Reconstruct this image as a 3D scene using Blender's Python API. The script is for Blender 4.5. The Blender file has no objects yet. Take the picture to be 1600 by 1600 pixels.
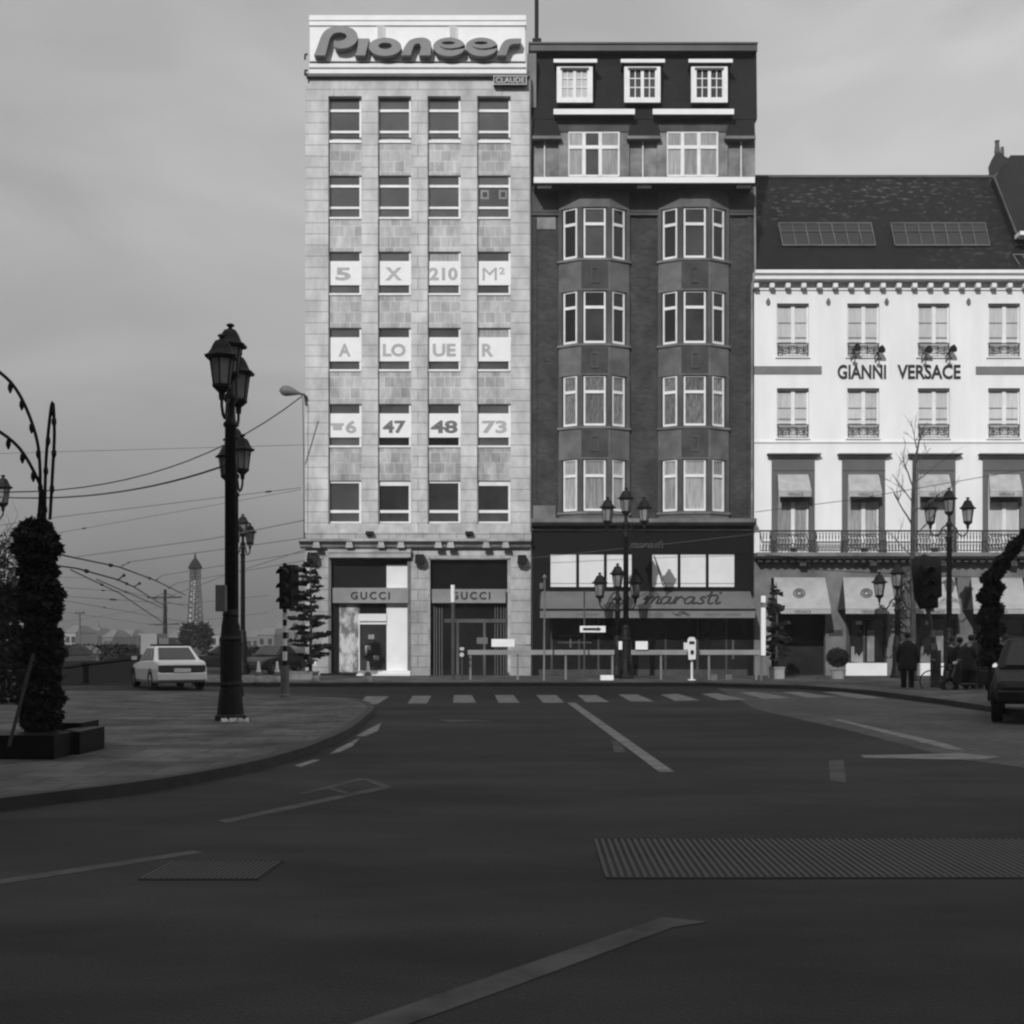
import bpy, math, random
from mathutils import Vector, Matrix
random.seed(7)
C = bpy.context.scene.collection
SC = bpy.context.scene
FPX = 2000.0          # focal length in photo pixels
CH = 1.6              # camera height
HZ = 1000.0           # horizon row
F = 53.333            # distance of the facades

# ---------------------------------------------------------------- camera, world, sun, exposure
cam_d = bpy.data.cameras.new("camera")
cam_d.sensor_width = 36; cam_d.lens = 45; cam_d.shift_y = 0.125
cam_d.clip_start = 0.1; cam_d.clip_end = 6000
cam = bpy.data.objects.new("camera", cam_d); C.objects.link(cam)
cam.location = (0, 0, CH); cam.rotation_euler = (math.radians(90), 0, 0)
SC.camera = cam
SC.view_settings.view_transform = 'Standard'; SC.view_settings.look = 'None'
SC.view_settings.exposure = 0.0; SC.view_settings.gamma = 1.0
SC.view_settings.use_curve_mapping = False
SC.cycles.use_denoising = True
SC.cycles.max_bounces = 5; SC.cycles.diffuse_bounces = 3; SC.cycles.glossy_bounces = 3
SC.cycles.volume_bounces = 0
SC.render.filter_size = 2.3
SC.cycles.pixel_filter_type = 'BLACKMAN_HARRIS'; SC.cycles.filter_width = 2.3

EL, AZ = math.radians(29), math.radians(19)     # sun height; how far left of straight behind the camera
sun_d = bpy.data.lights.new("sun", 'SUN'); sun_d.energy = 3.1; sun_d.angle = math.radians(0.5); sun_d.color = (1, 1, 1)
sun = bpy.data.objects.new("sun", sun_d); C.objects.link(sun)
to_sun = Vector((-math.sin(AZ)*math.cos(EL), -math.cos(AZ)*math.cos(EL), math.sin(EL)))
sun.rotation_euler = to_sun.to_track_quat('Z', 'Y').to_euler(); sun.location = to_sun*80

W = bpy.data.worlds.new("World"); SC.world = W; W.use_nodes = True
nt = W.node_tree; nt.nodes.clear()
def N(t, k, **kw):
    n = t.nodes.new(k)
    for a, b in kw.items(): setattr(n, a, b)
    return n
out = N(nt, 'ShaderNodeOutputWorld'); bg = N(nt, 'ShaderNodeBackground'); bg.inputs[1].default_value = 0.1
sky = N(nt, 'ShaderNodeTexSky', sky_type='NISHITA'); sky.sun_disc = False
sky.sun_elevation = EL; sky.sun_rotation = math.atan2(to_sun.x, to_sun.y); sky.dust_density = 4
bw = N(nt, 'ShaderNodeRGBToBW'); nt.links.new(sky.outputs[0], bw.inputs[0])
tc = N(nt, 'ShaderNodeTexCoord'); sep = N(nt, 'ShaderNodeSeparateXYZ'); nt.links.new(tc.outputs['Generated'], sep.inputs[0])
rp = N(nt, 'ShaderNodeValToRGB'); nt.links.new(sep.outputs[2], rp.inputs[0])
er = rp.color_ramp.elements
SKY = [(0.0, .135), (.05, .195), (.11, .31), (.19, .42), (.29, .52), (.40, .50), (.48, .43), (.60, .55), (1.0, 1.15)]  # zenith out of view brightened to add light in the shade
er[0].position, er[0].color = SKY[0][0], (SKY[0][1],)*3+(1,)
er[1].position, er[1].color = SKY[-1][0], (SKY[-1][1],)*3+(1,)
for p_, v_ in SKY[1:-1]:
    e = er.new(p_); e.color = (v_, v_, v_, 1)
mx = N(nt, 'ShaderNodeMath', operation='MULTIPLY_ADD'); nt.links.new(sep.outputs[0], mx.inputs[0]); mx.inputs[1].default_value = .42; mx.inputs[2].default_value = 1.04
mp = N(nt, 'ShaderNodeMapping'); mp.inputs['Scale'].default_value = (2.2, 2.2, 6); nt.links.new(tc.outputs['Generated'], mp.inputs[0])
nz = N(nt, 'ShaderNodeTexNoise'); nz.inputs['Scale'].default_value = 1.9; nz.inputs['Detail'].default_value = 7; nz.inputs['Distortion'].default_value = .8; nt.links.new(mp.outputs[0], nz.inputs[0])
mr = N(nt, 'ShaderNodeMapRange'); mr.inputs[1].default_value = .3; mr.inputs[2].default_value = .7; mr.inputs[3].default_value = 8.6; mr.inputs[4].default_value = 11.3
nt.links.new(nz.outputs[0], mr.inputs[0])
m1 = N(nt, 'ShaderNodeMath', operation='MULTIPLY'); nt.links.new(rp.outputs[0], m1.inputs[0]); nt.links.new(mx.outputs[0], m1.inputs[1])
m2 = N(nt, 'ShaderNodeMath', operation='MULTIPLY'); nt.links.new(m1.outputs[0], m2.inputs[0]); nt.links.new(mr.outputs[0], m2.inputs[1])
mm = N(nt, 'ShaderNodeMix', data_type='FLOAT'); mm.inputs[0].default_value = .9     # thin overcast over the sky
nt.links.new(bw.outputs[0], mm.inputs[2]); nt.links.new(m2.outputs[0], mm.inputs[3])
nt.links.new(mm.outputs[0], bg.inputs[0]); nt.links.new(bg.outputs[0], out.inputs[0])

# ---------------------------------------------------------------- helpers
def P(x, y, Y=F): return Vector(((x-800)/FPX*Y, Y, CH-(y-HZ)/FPX*Y))
def G(x, y, z=0.0):
    Y = (CH-z)*FPX/(y-HZ); return Vector(((x-800)/FPX*Y, Y, z))
def XW(x, Y=F): return (x-800)/FPX*Y
def ZW(y, Y=F): return CH-(y-HZ)/FPX*Y

class MB:
    def __init__(s): s.v = []; s.f = []
    def add(s, vs, fs):
        n = len(s.v); s.v += [tuple(v) for v in vs]; s.f += [tuple(i+n for i in f) for f in fs]; return s
    def box(s, x0, x1, y0, y1, z0, z1, M=None):
        vs = [Vector(c) for c in ((x0,y0,z0),(x1,y0,z0),(x1,y1,z0),(x0,y1,z0),(x0,y0,z1),(x1,y0,z1),(x1,y1,z1),(x0,y1,z1))]
        if M is not None: vs = [M @ v for v in vs]
        return s.add(vs, [(0,3,2,1),(4,5,6,7),(0,1,5,4),(1,2,6,5),(2,3,7,6),(3,0,4,7)])
    def pb(s, x0, y0, x1, y1, d0, d1):
        """box given by photo rows/columns of its front face on a facade; d = metres in front of the facade plane"""
        Y = F-d1
        return s.box(XW(x0,Y), XW(x1,Y), Y, F-d0, ZW(y1,Y), ZW(y0,Y))
    def prism(s, poly, fn, a, b):
        """poly: 2D points; fn(u,v,w)->Vector; extruded w from a to b (convex or star-like poly as ngon)"""
        n = len(poly)
        vs = [fn(u, v, a) for u, v in poly]+[fn(u, v, b) for u, v in poly]
        return s.add(vs, [tuple(range(n))[::-1], tuple(range(n, 2*n))]+[(i, (i+1) % n, n+(i+1) % n, n+i) for i in range(n)])
    def hexa(s, A, B):
        return s.add(list(A)+list(B), [(3,2,1,0),(4,5,6,7),(0,1,5,4),(1,2,6,5),(2,3,7,6),(3,0,4,7)])
    def tube(s, pts, r, n=6, caps=True):
        pts = [Vector(p) for p in pts]; m = len(pts)
        rr = r if isinstance(r, (list, tuple)) else [r]*m
        base = len(s.v); prev = None
        for i, p in enumerate(pts):
            t = (pts[min(i+1, m-1)]-pts[max(i-1, 0)])
            t = t.normalized() if t.length > 1e-9 else Vector((0,0,1))
            if prev is None:
                u = t.cross(Vector((0,0,1)));
                if u.length < 1e-3: u = t.cross(Vector((1,0,0)))
            else:
                u = prev - t*prev.dot(t)
                if u.length < 1e-4: u = t.cross(Vector((1,0,.3)))
            u.normalize(); w = t.cross(u); prev = u
            for k in range(n):
                a = 2*math.pi*(k+.5)/n
                s.v.append(tuple(p+(u*math.cos(a)+w*math.sin(a))*rr[i]))
        for i in range(m-1):
            for k in range(n):
                a, b = base+i*n+k, base+i*n+(k+1) % n
                s.f.append((a, b, b+n, a+n))
        if caps:
            s.f.append(tuple(base+k for k in range(n))[::-1]); s.f.append(tuple(base+(m-1)*n+k for k in range(n)))
        return s
    def lathe(s, prof, c=(0,0,0), n=16, ph=0.0, caps=True):
        c = Vector(c); base = len(s.v)
        for r, z in prof:
            for k in range(n):
                a = 2*math.pi*k/n+ph
                s.v.append((c.x+r*math.cos(a), c.y+r*math.sin(a), c.z+z))
        m = len(prof)
        for i in range(m-1):
            for k in range(n):
                a, b = base+i*n+k, base+i*n+(k+1) % n
                s.f.append((a, b, b+n, a+n))
        if caps:
            s.f.append(tuple(base+k for k in range(n))[::-1]); s.f.append(tuple(base+(m-1)*n+k for k in range(n)))
        return s
    def split(s, name, m, parent=None, **kw):
        """every connected piece becomes a mesh of its own"""
        g = list(range(len(s.v)))
        def fd(i):
            while g[i] != i: g[i] = g[g[i]]; i = g[i]
            return i
        for f in s.f:
            for i in f[1:]: g[fd(i)] = fd(f[0])
        grp = {}
        for f in s.f: grp.setdefault(fd(f[0]), []).append(f)
        out = []
        for fs in grp.values():
            ids = sorted({i for f in fs for i in f}); mp = {i: k for k, i in enumerate(ids)}; q = MB(); q.v = [s.v[i] for i in ids]; q.f = [tuple(mp[i] for i in f) for f in fs]
            out.append(q.build(name, m, parent, **kw))
        return out
    def build(s, name, m, parent=None, loc=None, smooth=False, bevel=0):
        org = Vector((0,0,0))
        if parent is not None and loc is None:
            q = parent
            while q is not None: org += q.location; q = q.parent
        elif loc is not None: org = Vector(loc)
        me = bpy.data.meshes.new(name)
        me.from_pydata([tuple(Vector(v)-org) for v in s.v], [], s.f); me.update()
        me.materials.append(m)
        if smooth:
            for p in me.polygons: p.use_smooth = True
        o = bpy.data.objects.new(name, me); C.objects.link(o)
        if parent is not None: o.parent = parent
        elif loc is not None: o.location = loc
        if bevel:
            b = o.modifiers.new("bevel", 'BEVEL'); b.width = bevel; b.segments = 2; b.limit_method = 'ANGLE'
        return o

def tag(o, label=None, cat=None, group=None, kind=None):
    if label: o['label'] = label
    if cat: o['category'] = cat
    if group: o['group'] = group
    if kind: o['kind'] = kind
    return o
def thing(name, label, cat, loc=(0,0,0), group=None, rz=0):
    o = bpy.data.objects.new(name, None); C.objects.link(o); o.empty_display_size = .2
    o.location = loc; o.rotation_euler = (0,0,rz)
    return tag(o, label, cat, group)
def kids(o): return [c for c in bpy.data.objects if c.parent == o]
def copy_tree(o, parent=None):
    c = o.copy(); C.objects.link(c); c.parent = parent
    for ch in kids(o): copy_tree(ch, c)
    return c

# ---------------------------------------------------------------- materials (the place is seen in black and white)
def mat(name, a, rough=.8, var=0.0, scale=1.0, a2=None, spec=.3, bump=0.0, bscale=None, stretch=(1,1,1), metal=0.0, detail=5, lo=.35, hi=.65, orand=0.0, big=0.0, grain=0.0):
    m = bpy.data.materials.new(name); m.use_nodes = True; t = m.node_tree
    b = t.nodes['Principled BSDF']; b.inputs['Roughness'].default_value = rough; b.inputs['Metallic'].default_value = metal
    b.inputs['Specular IOR Level'].default_value = spec; b.inputs['Base Color'].default_value = (a, a, a, 1)
    if var or a2 is not None:
        lo_v, hi_v = (a*(1-var), a*(1+var)) if a2 is None else (a, a2)
        c = N(t, 'ShaderNodeTexCoord'); mp = N(t, 'ShaderNodeMapping'); mp.inputs['Scale'].default_value = stretch
        t.links.new(c.outputs['Object'], mp.inputs[0])
        n = N(t, 'ShaderNodeTexNoise'); n.inputs['Scale'].default_value = scale; n.inputs['Detail'].default_value = detail; n.inputs['Roughness'].default_value = .62
        t.links.new(mp.outputs[0], n.inputs[0])
        r = N(t, 'ShaderNodeMapRange'); r.inputs[1].default_value = lo; r.inputs[2].default_value = hi
        r.inputs[3].default_value = lo_v; r.inputs[4].default_value = hi_v
        t.links.new(n.outputs[0], r.inputs[0]); last = r.outputs[0]
        def times(sock, l0, h0, i0=0.0, i1=1.0):
            q = N(t, 'ShaderNodeMapRange'); q.inputs[1].default_value = i0; q.inputs[2].default_value = i1; q.inputs[3].default_value = l0; q.inputs[4].default_value = h0
            w = N(t, 'ShaderNodeMath', operation='MULTIPLY'); t.links.new(sock, q.inputs[0]); t.links.new(q.outputs[0], w.inputs[0]); t.links.new(last, w.inputs[1]); return w.outputs[0]
        if orand:
            oi = N(t, 'ShaderNodeObjectInfo'); last = times(oi.outputs['Random'], 1-orand, 1+orand)
        if big:
            nb = N(t, 'ShaderNodeTexNoise'); nb.inputs['Scale'].default_value = scale*.22; nb.inputs['Detail'].default_value = 6; nb.inputs['Distortion'].default_value = 1.2; t.links.new(mp.outputs[0], nb.inputs[0]); last = times(nb.outputs[0], 1-big, 1+big, .35, .65)
        if grain:
            ng = N(t, 'ShaderNodeTexNoise'); ng.inputs['Scale'].default_value = 70; ng.inputs['Detail'].default_value = 3; t.links.new(c.outputs['Object'], ng.inputs[0]); last = times(ng.outputs[0], 1-grain, 1+grain, .3, .7)
        t.links.new(last, b.inputs['Base Color'])
    if bump:
        c = N(t, 'ShaderNodeTexCoord'); n2 = N(t, 'ShaderNodeTexNoise'); n2.inputs['Scale'].default_value = bscale or scale*6; n2.inputs['Detail'].default_value = 4
        t.links.new(c.outputs['Object'], n2.inputs[0])
        bp = N(t, 'ShaderNodeBump'); bp.inputs['Strength'].default_value = bump; bp.inputs['Distance'].default_value = .02
        t.links.new(n2.outputs[0], bp.inputs['Height']); t.links.new(bp.outputs[0], b.inputs['Normal'])
    return m

def block_mat(name, c1, c2, mortar, bwid, bh, msize=.006, rough=.85, off=.5, dirt=.25, dscale=.35, axes='xz', streak=.0, squash=1.0, zdark=None, bias=0.0, bump=.3):
    """masonry / slates / setts: brick texture in the plane of the wall plus patchy dirt"""
    m = bpy.data.materials.new(name); m.use_nodes = True; t = m.node_tree
    b = t.nodes['Principled BSDF']; b.inputs['Roughness'].default_value = rough; b.inputs['Specular IOR Level'].default_value = .25
    c = N(t, 'ShaderNodeTexCoord'); s = N(t, 'ShaderNodeSeparateXYZ'); t.links.new(c.outputs['Object'], s.inputs[0])
    k = N(t, 'ShaderNodeCombineXYZ')
    if axes == 'xz':
        ad = N(t, 'ShaderNodeMath', operation='ADD'); t.links.new(s.outputs[0], ad.inputs[0]); t.links.new(s.outputs[1], ad.inputs[1])
        t.links.new(ad.outputs[0], k.inputs[0]); t.links.new(s.outputs[2], k.inputs[1])
    else:
        t.links.new(s.outputs[0], k.inputs[0]); t.links.new(s.outputs[1], k.inputs[1])
    br = N(t, 'ShaderNodeTexBrick', offset=off, squash=squash)
    br.inputs['Color1'].default_value = (c1,)*3+(1,); br.inputs['Color2'].default_value = (c2,)*3+(1,); br.inputs['Mortar'].default_value = (mortar,)*3+(1,)
    br.inputs['Scale'].default_value = 1; br.inputs['Mortar Size'].default_value = msize; br.inputs['Mortar Smooth'].default_value = .3
    br.inputs['Brick Width'].default_value = bwid; br.inputs['Row Height'].default_value = bh; br.inputs['Bias'].default_value = bias
    t.links.new(k.outputs[0], br.inputs[0])
    n = N(t, 'ShaderNodeTexNoise'); n.inputs['Scale'].default_value = dscale; n.inputs['Detail'].default_value = 6; n.inputs['Roughness'].default_value = .65
    mp = N(t, 'ShaderNodeMapping'); mp.inputs['Scale'].default_value = (1, 1, 1-streak); t.links.new(c.outputs['Object'], mp.inputs[0]); t.links.new(mp.outputs[0], n.inputs[0])
    r = N(t, 'ShaderNodeMapRange'); r.inputs[1].default_value = .32; r.inputs[2].default_value = .66; r.inputs[3].default_value = 1-dirt; r.inputs[4].default_value = 1+dirt*.35
    t.links.new(n.outputs[0], r.inputs[0])
    mu = N(t, 'ShaderNodeMath', operation='MULTIPLY'); t.links.new(br.outputs[0], mu.inputs[0]); t.links.new(r.outputs[0], mu.inputs[1])
    last = mu
    if zdark:      # darker towards the lower storeys of the stone: (z pale, z dark, factor)
        r2 = N(t, 'ShaderNodeMapRange', interpolation_type='SMOOTHSTEP'); r2.inputs[1].default_value = zdark[1]; r2.inputs[2].default_value = zdark[0]
        r2.inputs[3].default_value = zdark[2]; r2.inputs[4].default_value = 1
        a3 = N(t, 'ShaderNodeMath', operation='MULTIPLY_ADD'); t.links.new(n.outputs[0], a3.inputs[0]); a3.inputs[1].default_value = 9; t.links.new(s.outputs[2], a3.inputs[2])
        t.links.new(a3.outputs[0], r2.inputs[0])
        m3 = N(t, 'ShaderNodeMath', operation='MULTIPLY'); t.links.new(mu.outputs[0], m3.inputs[0]); t.links.new(r2.outputs[0], m3.inputs[1]); last = m3
    t.links.new(last.outputs[0], b.inputs['Base Color'])
    if bump:
        bp = N(t, 'ShaderNodeBump', invert=True); bp.inputs['Strength'].default_value = bump; bp.inputs['Distance'].default_value = .01
        t.links.new(br.outputs['Fac'], bp.inputs['Height']); t.links.new(bp.outputs[0], b.inputs['Normal'])
    return m

M = {}
M['stone'] = block_mat('pale_stone', .58, .52, .27, 7.0, .463, .017, dirt=.36, dscale=1.1, streak=.5, zdark=(15, 5, .60))
M['spandrel'] = block_mat('spandrel_stone', .50, .36, .58, .42, .45, .020, dirt=.36, dscale=1.4, streak=.5, zdark=(17, 7, .58), off=.4)
M['stone_trim'] = mat('stone_trim', .33, .85, .4, .9, bump=.3, bscale=9)
M['stone_light'] = block_mat('ledge_stone', .46, .36, .15, .70, .6, .014, dirt=.35, dscale=1.1, off=0)
M['white_frame'] = mat('white_frame', .72, .45, .08, 2)
M['white_paint'] = mat('white_paint', .74, .6, .05, 1.2)
M['stucco'] = mat('white_stucco', .75, .85, .06, 1.1, bump=.15, bscale=14, stretch=(1,1,.22), big=.03)
M['dark_glass'] = mat('dark_glass', .014, .06, .2, .5, spec=.5, orand=.5)
M['blind_reflect_glass'] = mat('window_glass_blind_reflect', .080, .10, .22, .6, spec=.5, orand=.22)
M['blind_dim'] = mat('window_glass_dim', .045, .08, .3, .8, spec=.5, orand=.4)
M['curtain'] = mat('curtained_glass', .20, .3, a2=.40, scale=5, stretch=(4,4,.25), spec=.5, orand=.25)
M['curtain_dim'] = mat('lace_curtained_glass', .07, .3, a2=.24, scale=6, stretch=(3,3,.6), spec=.5, orand=.3)
M['curtain_bright'] = mat('pale_curtained_glass', .50, .25, .1, 2.5, stretch=(3,3,.4), spec=.5, orand=.14)
M['blind_white'] = mat('white_window_blind', .66, .5, .06, 1.0)
M['brick'] = block_mat('dark_brick', .064, .036, .07, .23, .085, .010, dirt=.45, dscale=.9, rough=.9)
M['bay_stone'] = mat('sooty_stone', .070, .8, .35, .9, stretch=(1,1,.5), bump=.2, bscale=7)
M['bay_light'] = mat('grey_render_panel', .115, .8, .3, 1.1, bump=.2, bscale=7)
M['bay_panel'] = mat('dark_panel', .055, .85, .25, 1.5)
M['render_grey'] = mat('grey_render', .12, .85, a2=.30, scale=.9, bump=.2, bscale=6)
M['ledge_grey'] = mat('grey_ledge', .15, .8, .35, .7)
M['slate'] = block_mat('slates', .014, .009, .006, .28, .16, .006, dirt=.35, dscale=.8, rough=.75)
M['zinc'] = mat('zinc', .075, .5, .25, .8)
M['mottled_reflection'] = mat('painted_window_reflection', .15, .25, a2=.52, scale=1.6, stretch=(1.6,1.6,1), lo=.42, hi=.58, spec=.5)  # blotchy bright reflection put into the pane colour
M['fascia'] = mat('grey_fascia', .23, .6, .18, .8)
M['surround'] = mat('grey_surround', .115, .85, .12, .8)
M['awning_mid'] = mat('mid_awning_cloth', .36, .85, .15, 2.5)
M['roof_glass'] = mat('old_roof_glass', .010, .3, .3, 2, spec=.3)
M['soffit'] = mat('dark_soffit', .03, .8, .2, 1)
M['black_front'] = mat('black_shop_front', .006, .5, .2, .7, spec=.12)
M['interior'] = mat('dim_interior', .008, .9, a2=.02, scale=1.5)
M['awning_grey'] = mat('grey_awning_cloth', .125, .85, .12, 1.3)
M['awning_val'] = mat('awning_valance_cloth', .17, .85, .12, 1.3)
M['lettering_dark'] = mat('dark_lettering', .025, .5)
M['lettering_grey'] = mat('grey_lettering', .11, .6)
M['letter_front'] = mat('sign_letter_face', .19, .55, .12, 1.0)
M['poster'] = mat('poster_paper', .76, .7, .04, 2)
M['poster_ink'] = mat('faded_poster_ink', .38, .7, .08, 3)
M['poster_ink_dark'] = mat('dark_poster_ink', .15, .7, .15, 3)
M['iron'] = mat('black_iron', .010, .55, .4, 5, spec=.15)
M['rail_iron'] = mat('balcony_iron', .04, .6)
M['lantern_glass'] = mat('lantern_glass', .13, .25, a2=.26, scale=3, spec=.5)
M['asphalt'] = mat('asphalt', .011, .8, a2=.031, spec=.15, scale=.5, bump=.6, bscale=45, detail=9, stretch=(.6,1.3,1), big=.40, grain=.45)
M['patch'] = mat('asphalt_patch', .012, .85, a2=.022, spec=.12, scale=1.2, bump=.5, bscale=45, grain=.3)
M['pavement'] = block_mat('paving', .104, .068, .036, .9, .6, .018, dirt=.8, dscale=.8, axes='xy', bump=.2)
M['setts'] = block_mat('setts', .10, .06, .03, .2, .14, .016, dirt=.45, dscale=.5, axes='xy', bump=.5)  # paler colour stands in for sun streaks on the setts
M['kerb'] = mat('kerb_stone', .035, .85, .25, 2.5, bump=.2, bscale=20)
M['road_paint'] = mat('worn_road_paint', .06, .8, a2=.17, scale=2.6, detail=9, lo=.30, hi=.55)
M['road_paint_faint'] = mat('faded_road_paint', .034, .85, a2=.074, spec=.15, scale=2.2, detail=9, lo=.35, hi=.6)
M['grate'] = mat('grate_steel', .028, .6, .2, 3)
M['leaf'] = mat('fir_green', .010, .8, a2=.022, scale=3)
M['leaf_dark'] = mat('garland_green', .012, .85, a2=.028, scale=4)
M['bark'] = mat('bark', .05, .9, .4, 5)
M['twig'] = mat('bare_twigs', .05, .9, .3, 5)
M['car_white'] = mat('white_car_paint', .80, .25, spec=.5)
M['car_dark'] = mat('dark_car_paint', .008, .4, spec=.3)
M['car_black'] = mat('black_car_paint', .004, .5, spec=.15)
M['car_black_glass'] = mat('black_car_glass', .006, .25, spec=.2)
M['tyre'] = mat('tyre_rubber', .016, .85)
M['rim'] = mat('wheel_rim', .22, .45, metal=.4)
M['chrome'] = mat('bright_metal', .6, .3, metal=.7)
M['wire'] = mat('wire', .035, .7)
M['spire_white'] = mat('spire_white', .42, .9, .25, .6)
M['wire_pale'] = mat('weathered_wire', .09, .7)
M['cone_white'] = mat('pale_cone', .75, .6, .1, 6)
M['pole_grey'] = mat('grey_painted_pole', .13, .6, .15, 3)
M['sign_white'] = mat('sign_white', .75, .5, .04, 4)
M['coat'] = mat('dark_cloth', .017, .9, .3, 6)
M['trouser'] = mat('dark_trousers', .014, .9, .3, 6)
M['skin'] = mat('skin', .20, .6)
M['hair'] = mat('dark_hair', .015, .6)
M['far'] = mat('far_building', .13, .9, .3, .05)
M['far_light'] = mat('far_pale_building', .26, .9, .25, .05)
M['concrete'] = mat('concrete', .10, .9, .3, 1, bump=.2)
M['planter'] = mat('planter_stone', .26, .85, .2, 3)

def fill_curve(splines, name, to3, depth, m, parent=None, loc=None):
    """closed 2D outlines (holes allowed) -> extruded mesh; to3(u,v,w)->world"""
    cu = bpy.data.curves.new(name, 'CURVE'); cu.dimensions = '2D'; cu.fill_mode = 'BOTH'; cu.extrude = .5
    for pts in splines:
        sp = cu.splines.new('POLY'); sp.points.add(len(pts)-1); sp.use_cyclic_u = True
        for q, (u, v) in zip(sp.points, pts): q.co = (u, v, 0, 1)
    return _conv(cu, name, to3, depth, m, parent, loc)
def _conv(cu, name, to3, depth, m, parent, loc):
    tmp = bpy.data.objects.new('tmp', cu); C.objects.link(tmp)
    dg = bpy.context.evaluated_depsgraph_get(); dg.update()
    me = bpy.data.meshes.new_from_object(tmp.evaluated_get(dg))
    bpy.data.objects.remove(tmp); bpy.data.curves.remove(cu)
    mb = MB(); mb.v = [tuple(to3(v.co.x, v.co.y, (v.co.z/.5+1)/2*depth if abs(v.co.z) > 1e-6 else 0)) for v in me.vertices]
    mb.f = [tuple(p.vertices) for p in me.polygons]; bpy.data.meshes.remove(me)
    return mb.build(name, m, parent, loc)
def text(s, name, box, to3, depth, m, parent=None, loc=None, bold=0.0, shear=0.0, spacing=1.0):
    """text fitted to box=(u0,v0,u1,v1) with v upward; to3(u,v,w)"""
    cu = bpy.data.curves.new(name, 'FONT'); cu.body = s; cu.size = 1; cu.extrude = .5; cu.offset = bold; cu.shear = shear; cu.space_character = spacing; cu.resolution_u = 3
    tmp = bpy.data.objects.new('tmp', cu); C.objects.link(tmp)
    dg = bpy.context.evaluated_depsgraph_get(); dg.update()
    me = bpy.data.meshes.new_from_object(tmp.evaluated_get(dg)); bpy.data.objects.remove(tmp); bpy.data.curves.remove(cu)
    xs = [v.co.x for v in me.vertices]; ys = [v.co.y for v in me.vertices]
    x0, x1, y0, y1 = min(xs), max(xs), min(ys), max(ys); u0, v0, u1, v1 = box
    mb = MB()
    mb.v = [tuple(to3(u0+(v.co.x-x0)/(x1-x0)*(u1-u0), v0+(v.co.y-y0)/(y1-y0)*(v1-v0), (v.co.z+.5)*depth)) for v in me.vertices]
    mb.f = [tuple(p.vertices) for p in me.polygons]; bpy.data.meshes.remove(me)
    return mb.build(name, m, parent, loc)
def on_facade(d):   # (u, v) are photo columns and NEGATIVE rows; w grows out of the wall
    return lambda u, v, w: Vector((XW(u, F-d), F-d-w, ZW(-v, F-d)))
# ================================================================ STRUCTURE
g = MB(); g.add([(-900,-120,0),(900,-120,0),(900,1500,0),(-900,1500,0)], [(0,1,2,3)])
tag(g.build('road', M['asphalt']), kind='structure')

def slab(name, pts, h, m, kerbw=.16):
    cx = sum(p.x for p in pts)/len(pts); cy = sum(p.y for p in pts)/len(pts); n = len(pts)
    inner = []
    for i in range(n):
        a, b, c = pts[i-1], pts[i], pts[(i+1) % n]
        e1 = (b-a).xy.normalized(); e2 = (c-b).xy.normalized()
        nn = Vector((-(e1.y+e2.y), e1.x+e2.x))
        if nn.length < 1e-6: nn = Vector((-e1.y, e1.x))
        nn.normalize()
        if nn.dot(Vector((cx-b.x, cy-b.y))) < 0 and False: nn = -nn
        inner.append(Vector((b.x+nn.x*kerbw, b.y+nn.y*kerbw)))
    t = MB(); t.add([(p.x, p.y, h) for p in inner], [tuple(range(n))])
    tag(t.build(name, M[m]), kind='structure')
    k = MB()
    for i in range(n):
        j = (i+1) % n; A, B, a, b = pts[i], pts[j], inner[i], inner[j]
        k.add([(A.x,A.y,0),(B.x,B.y,0),(B.x,B.y,h+.006),(A.x,A.y,h+.006),(a.x,a.y,h+.006),(b.x,b.y,h+.006),(a.x,a.y,h-.05),(b.x,b.y,h-.05)], [(0,1,2,3),(3,2,5,4),(4,5,7,6)])
    tag(k.build('kerb', M['kerb']), kind='structure')
def smooth_pts(px, z, k=4):
    q = [G(x, y, z) for x, y in px]; out = []
    for i in range(len(q)-1):
        p0 = q[max(i-1,0)]; p1 = q[i]; p2 = q[i+1]; p3 = q[min(i+2, len(q)-1)]
        for j in range(k):
            t = j/k
            out.append(.5*((2*p1)+(p2-p0)*t+(2*p0-5*p1+4*p2-p3)*t*t+(3*p1-p0-3*p2+p3)*t**3))
    return out+[q[-1]]
PH = .12
near = smooth_pts([(-120,1262),(0,1248),(100,1236),(200,1224),(300,1209),(400,1189),(470,1170),(510,1155),(547,1138),(573,1118),(584,1107),(578,1098),(552,1090.5)], PH)
far_ = [G(470,1086.5,PH), G(350,1081,PH), G(150,1079,PH), G(-600,1079,PH)]
left_end = [Vector((near[0].x-14, near[0].y-2, PH))]
isl = near+far_+left_end
slab('traffic_island_pavement', isl, PH, 'pavement')
near2 = [G(300,1066,PH), G(420,1067.5,PH), G(800,1067,PH), G(1100,1067,PH), G(1250,1071,PH), G(1360,1079,PH), G(1480,1094,PH), G(1600,1112,PH), G(1750,1135,PH), G(2200,1180,PH)]
slab('pavement', near2+[Vector((60, F+1, PH)), Vector((XW(300), F+1, PH))], PH, 'pavement')
# setts beside the road at the right, dark tarmac joint
s = MB(); s.add([G(1120,1075,.004), G(1400,1092,.004), G(2100,1190,.004), G(2100,1260,.004), G(1500,1187,.004), G(1330,1142,.004), G(1180,1108,.004)], [tuple(range(7))[::-1]])
tag(s.build('cobbled_roadside', M['setts']), kind='structure')

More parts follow.
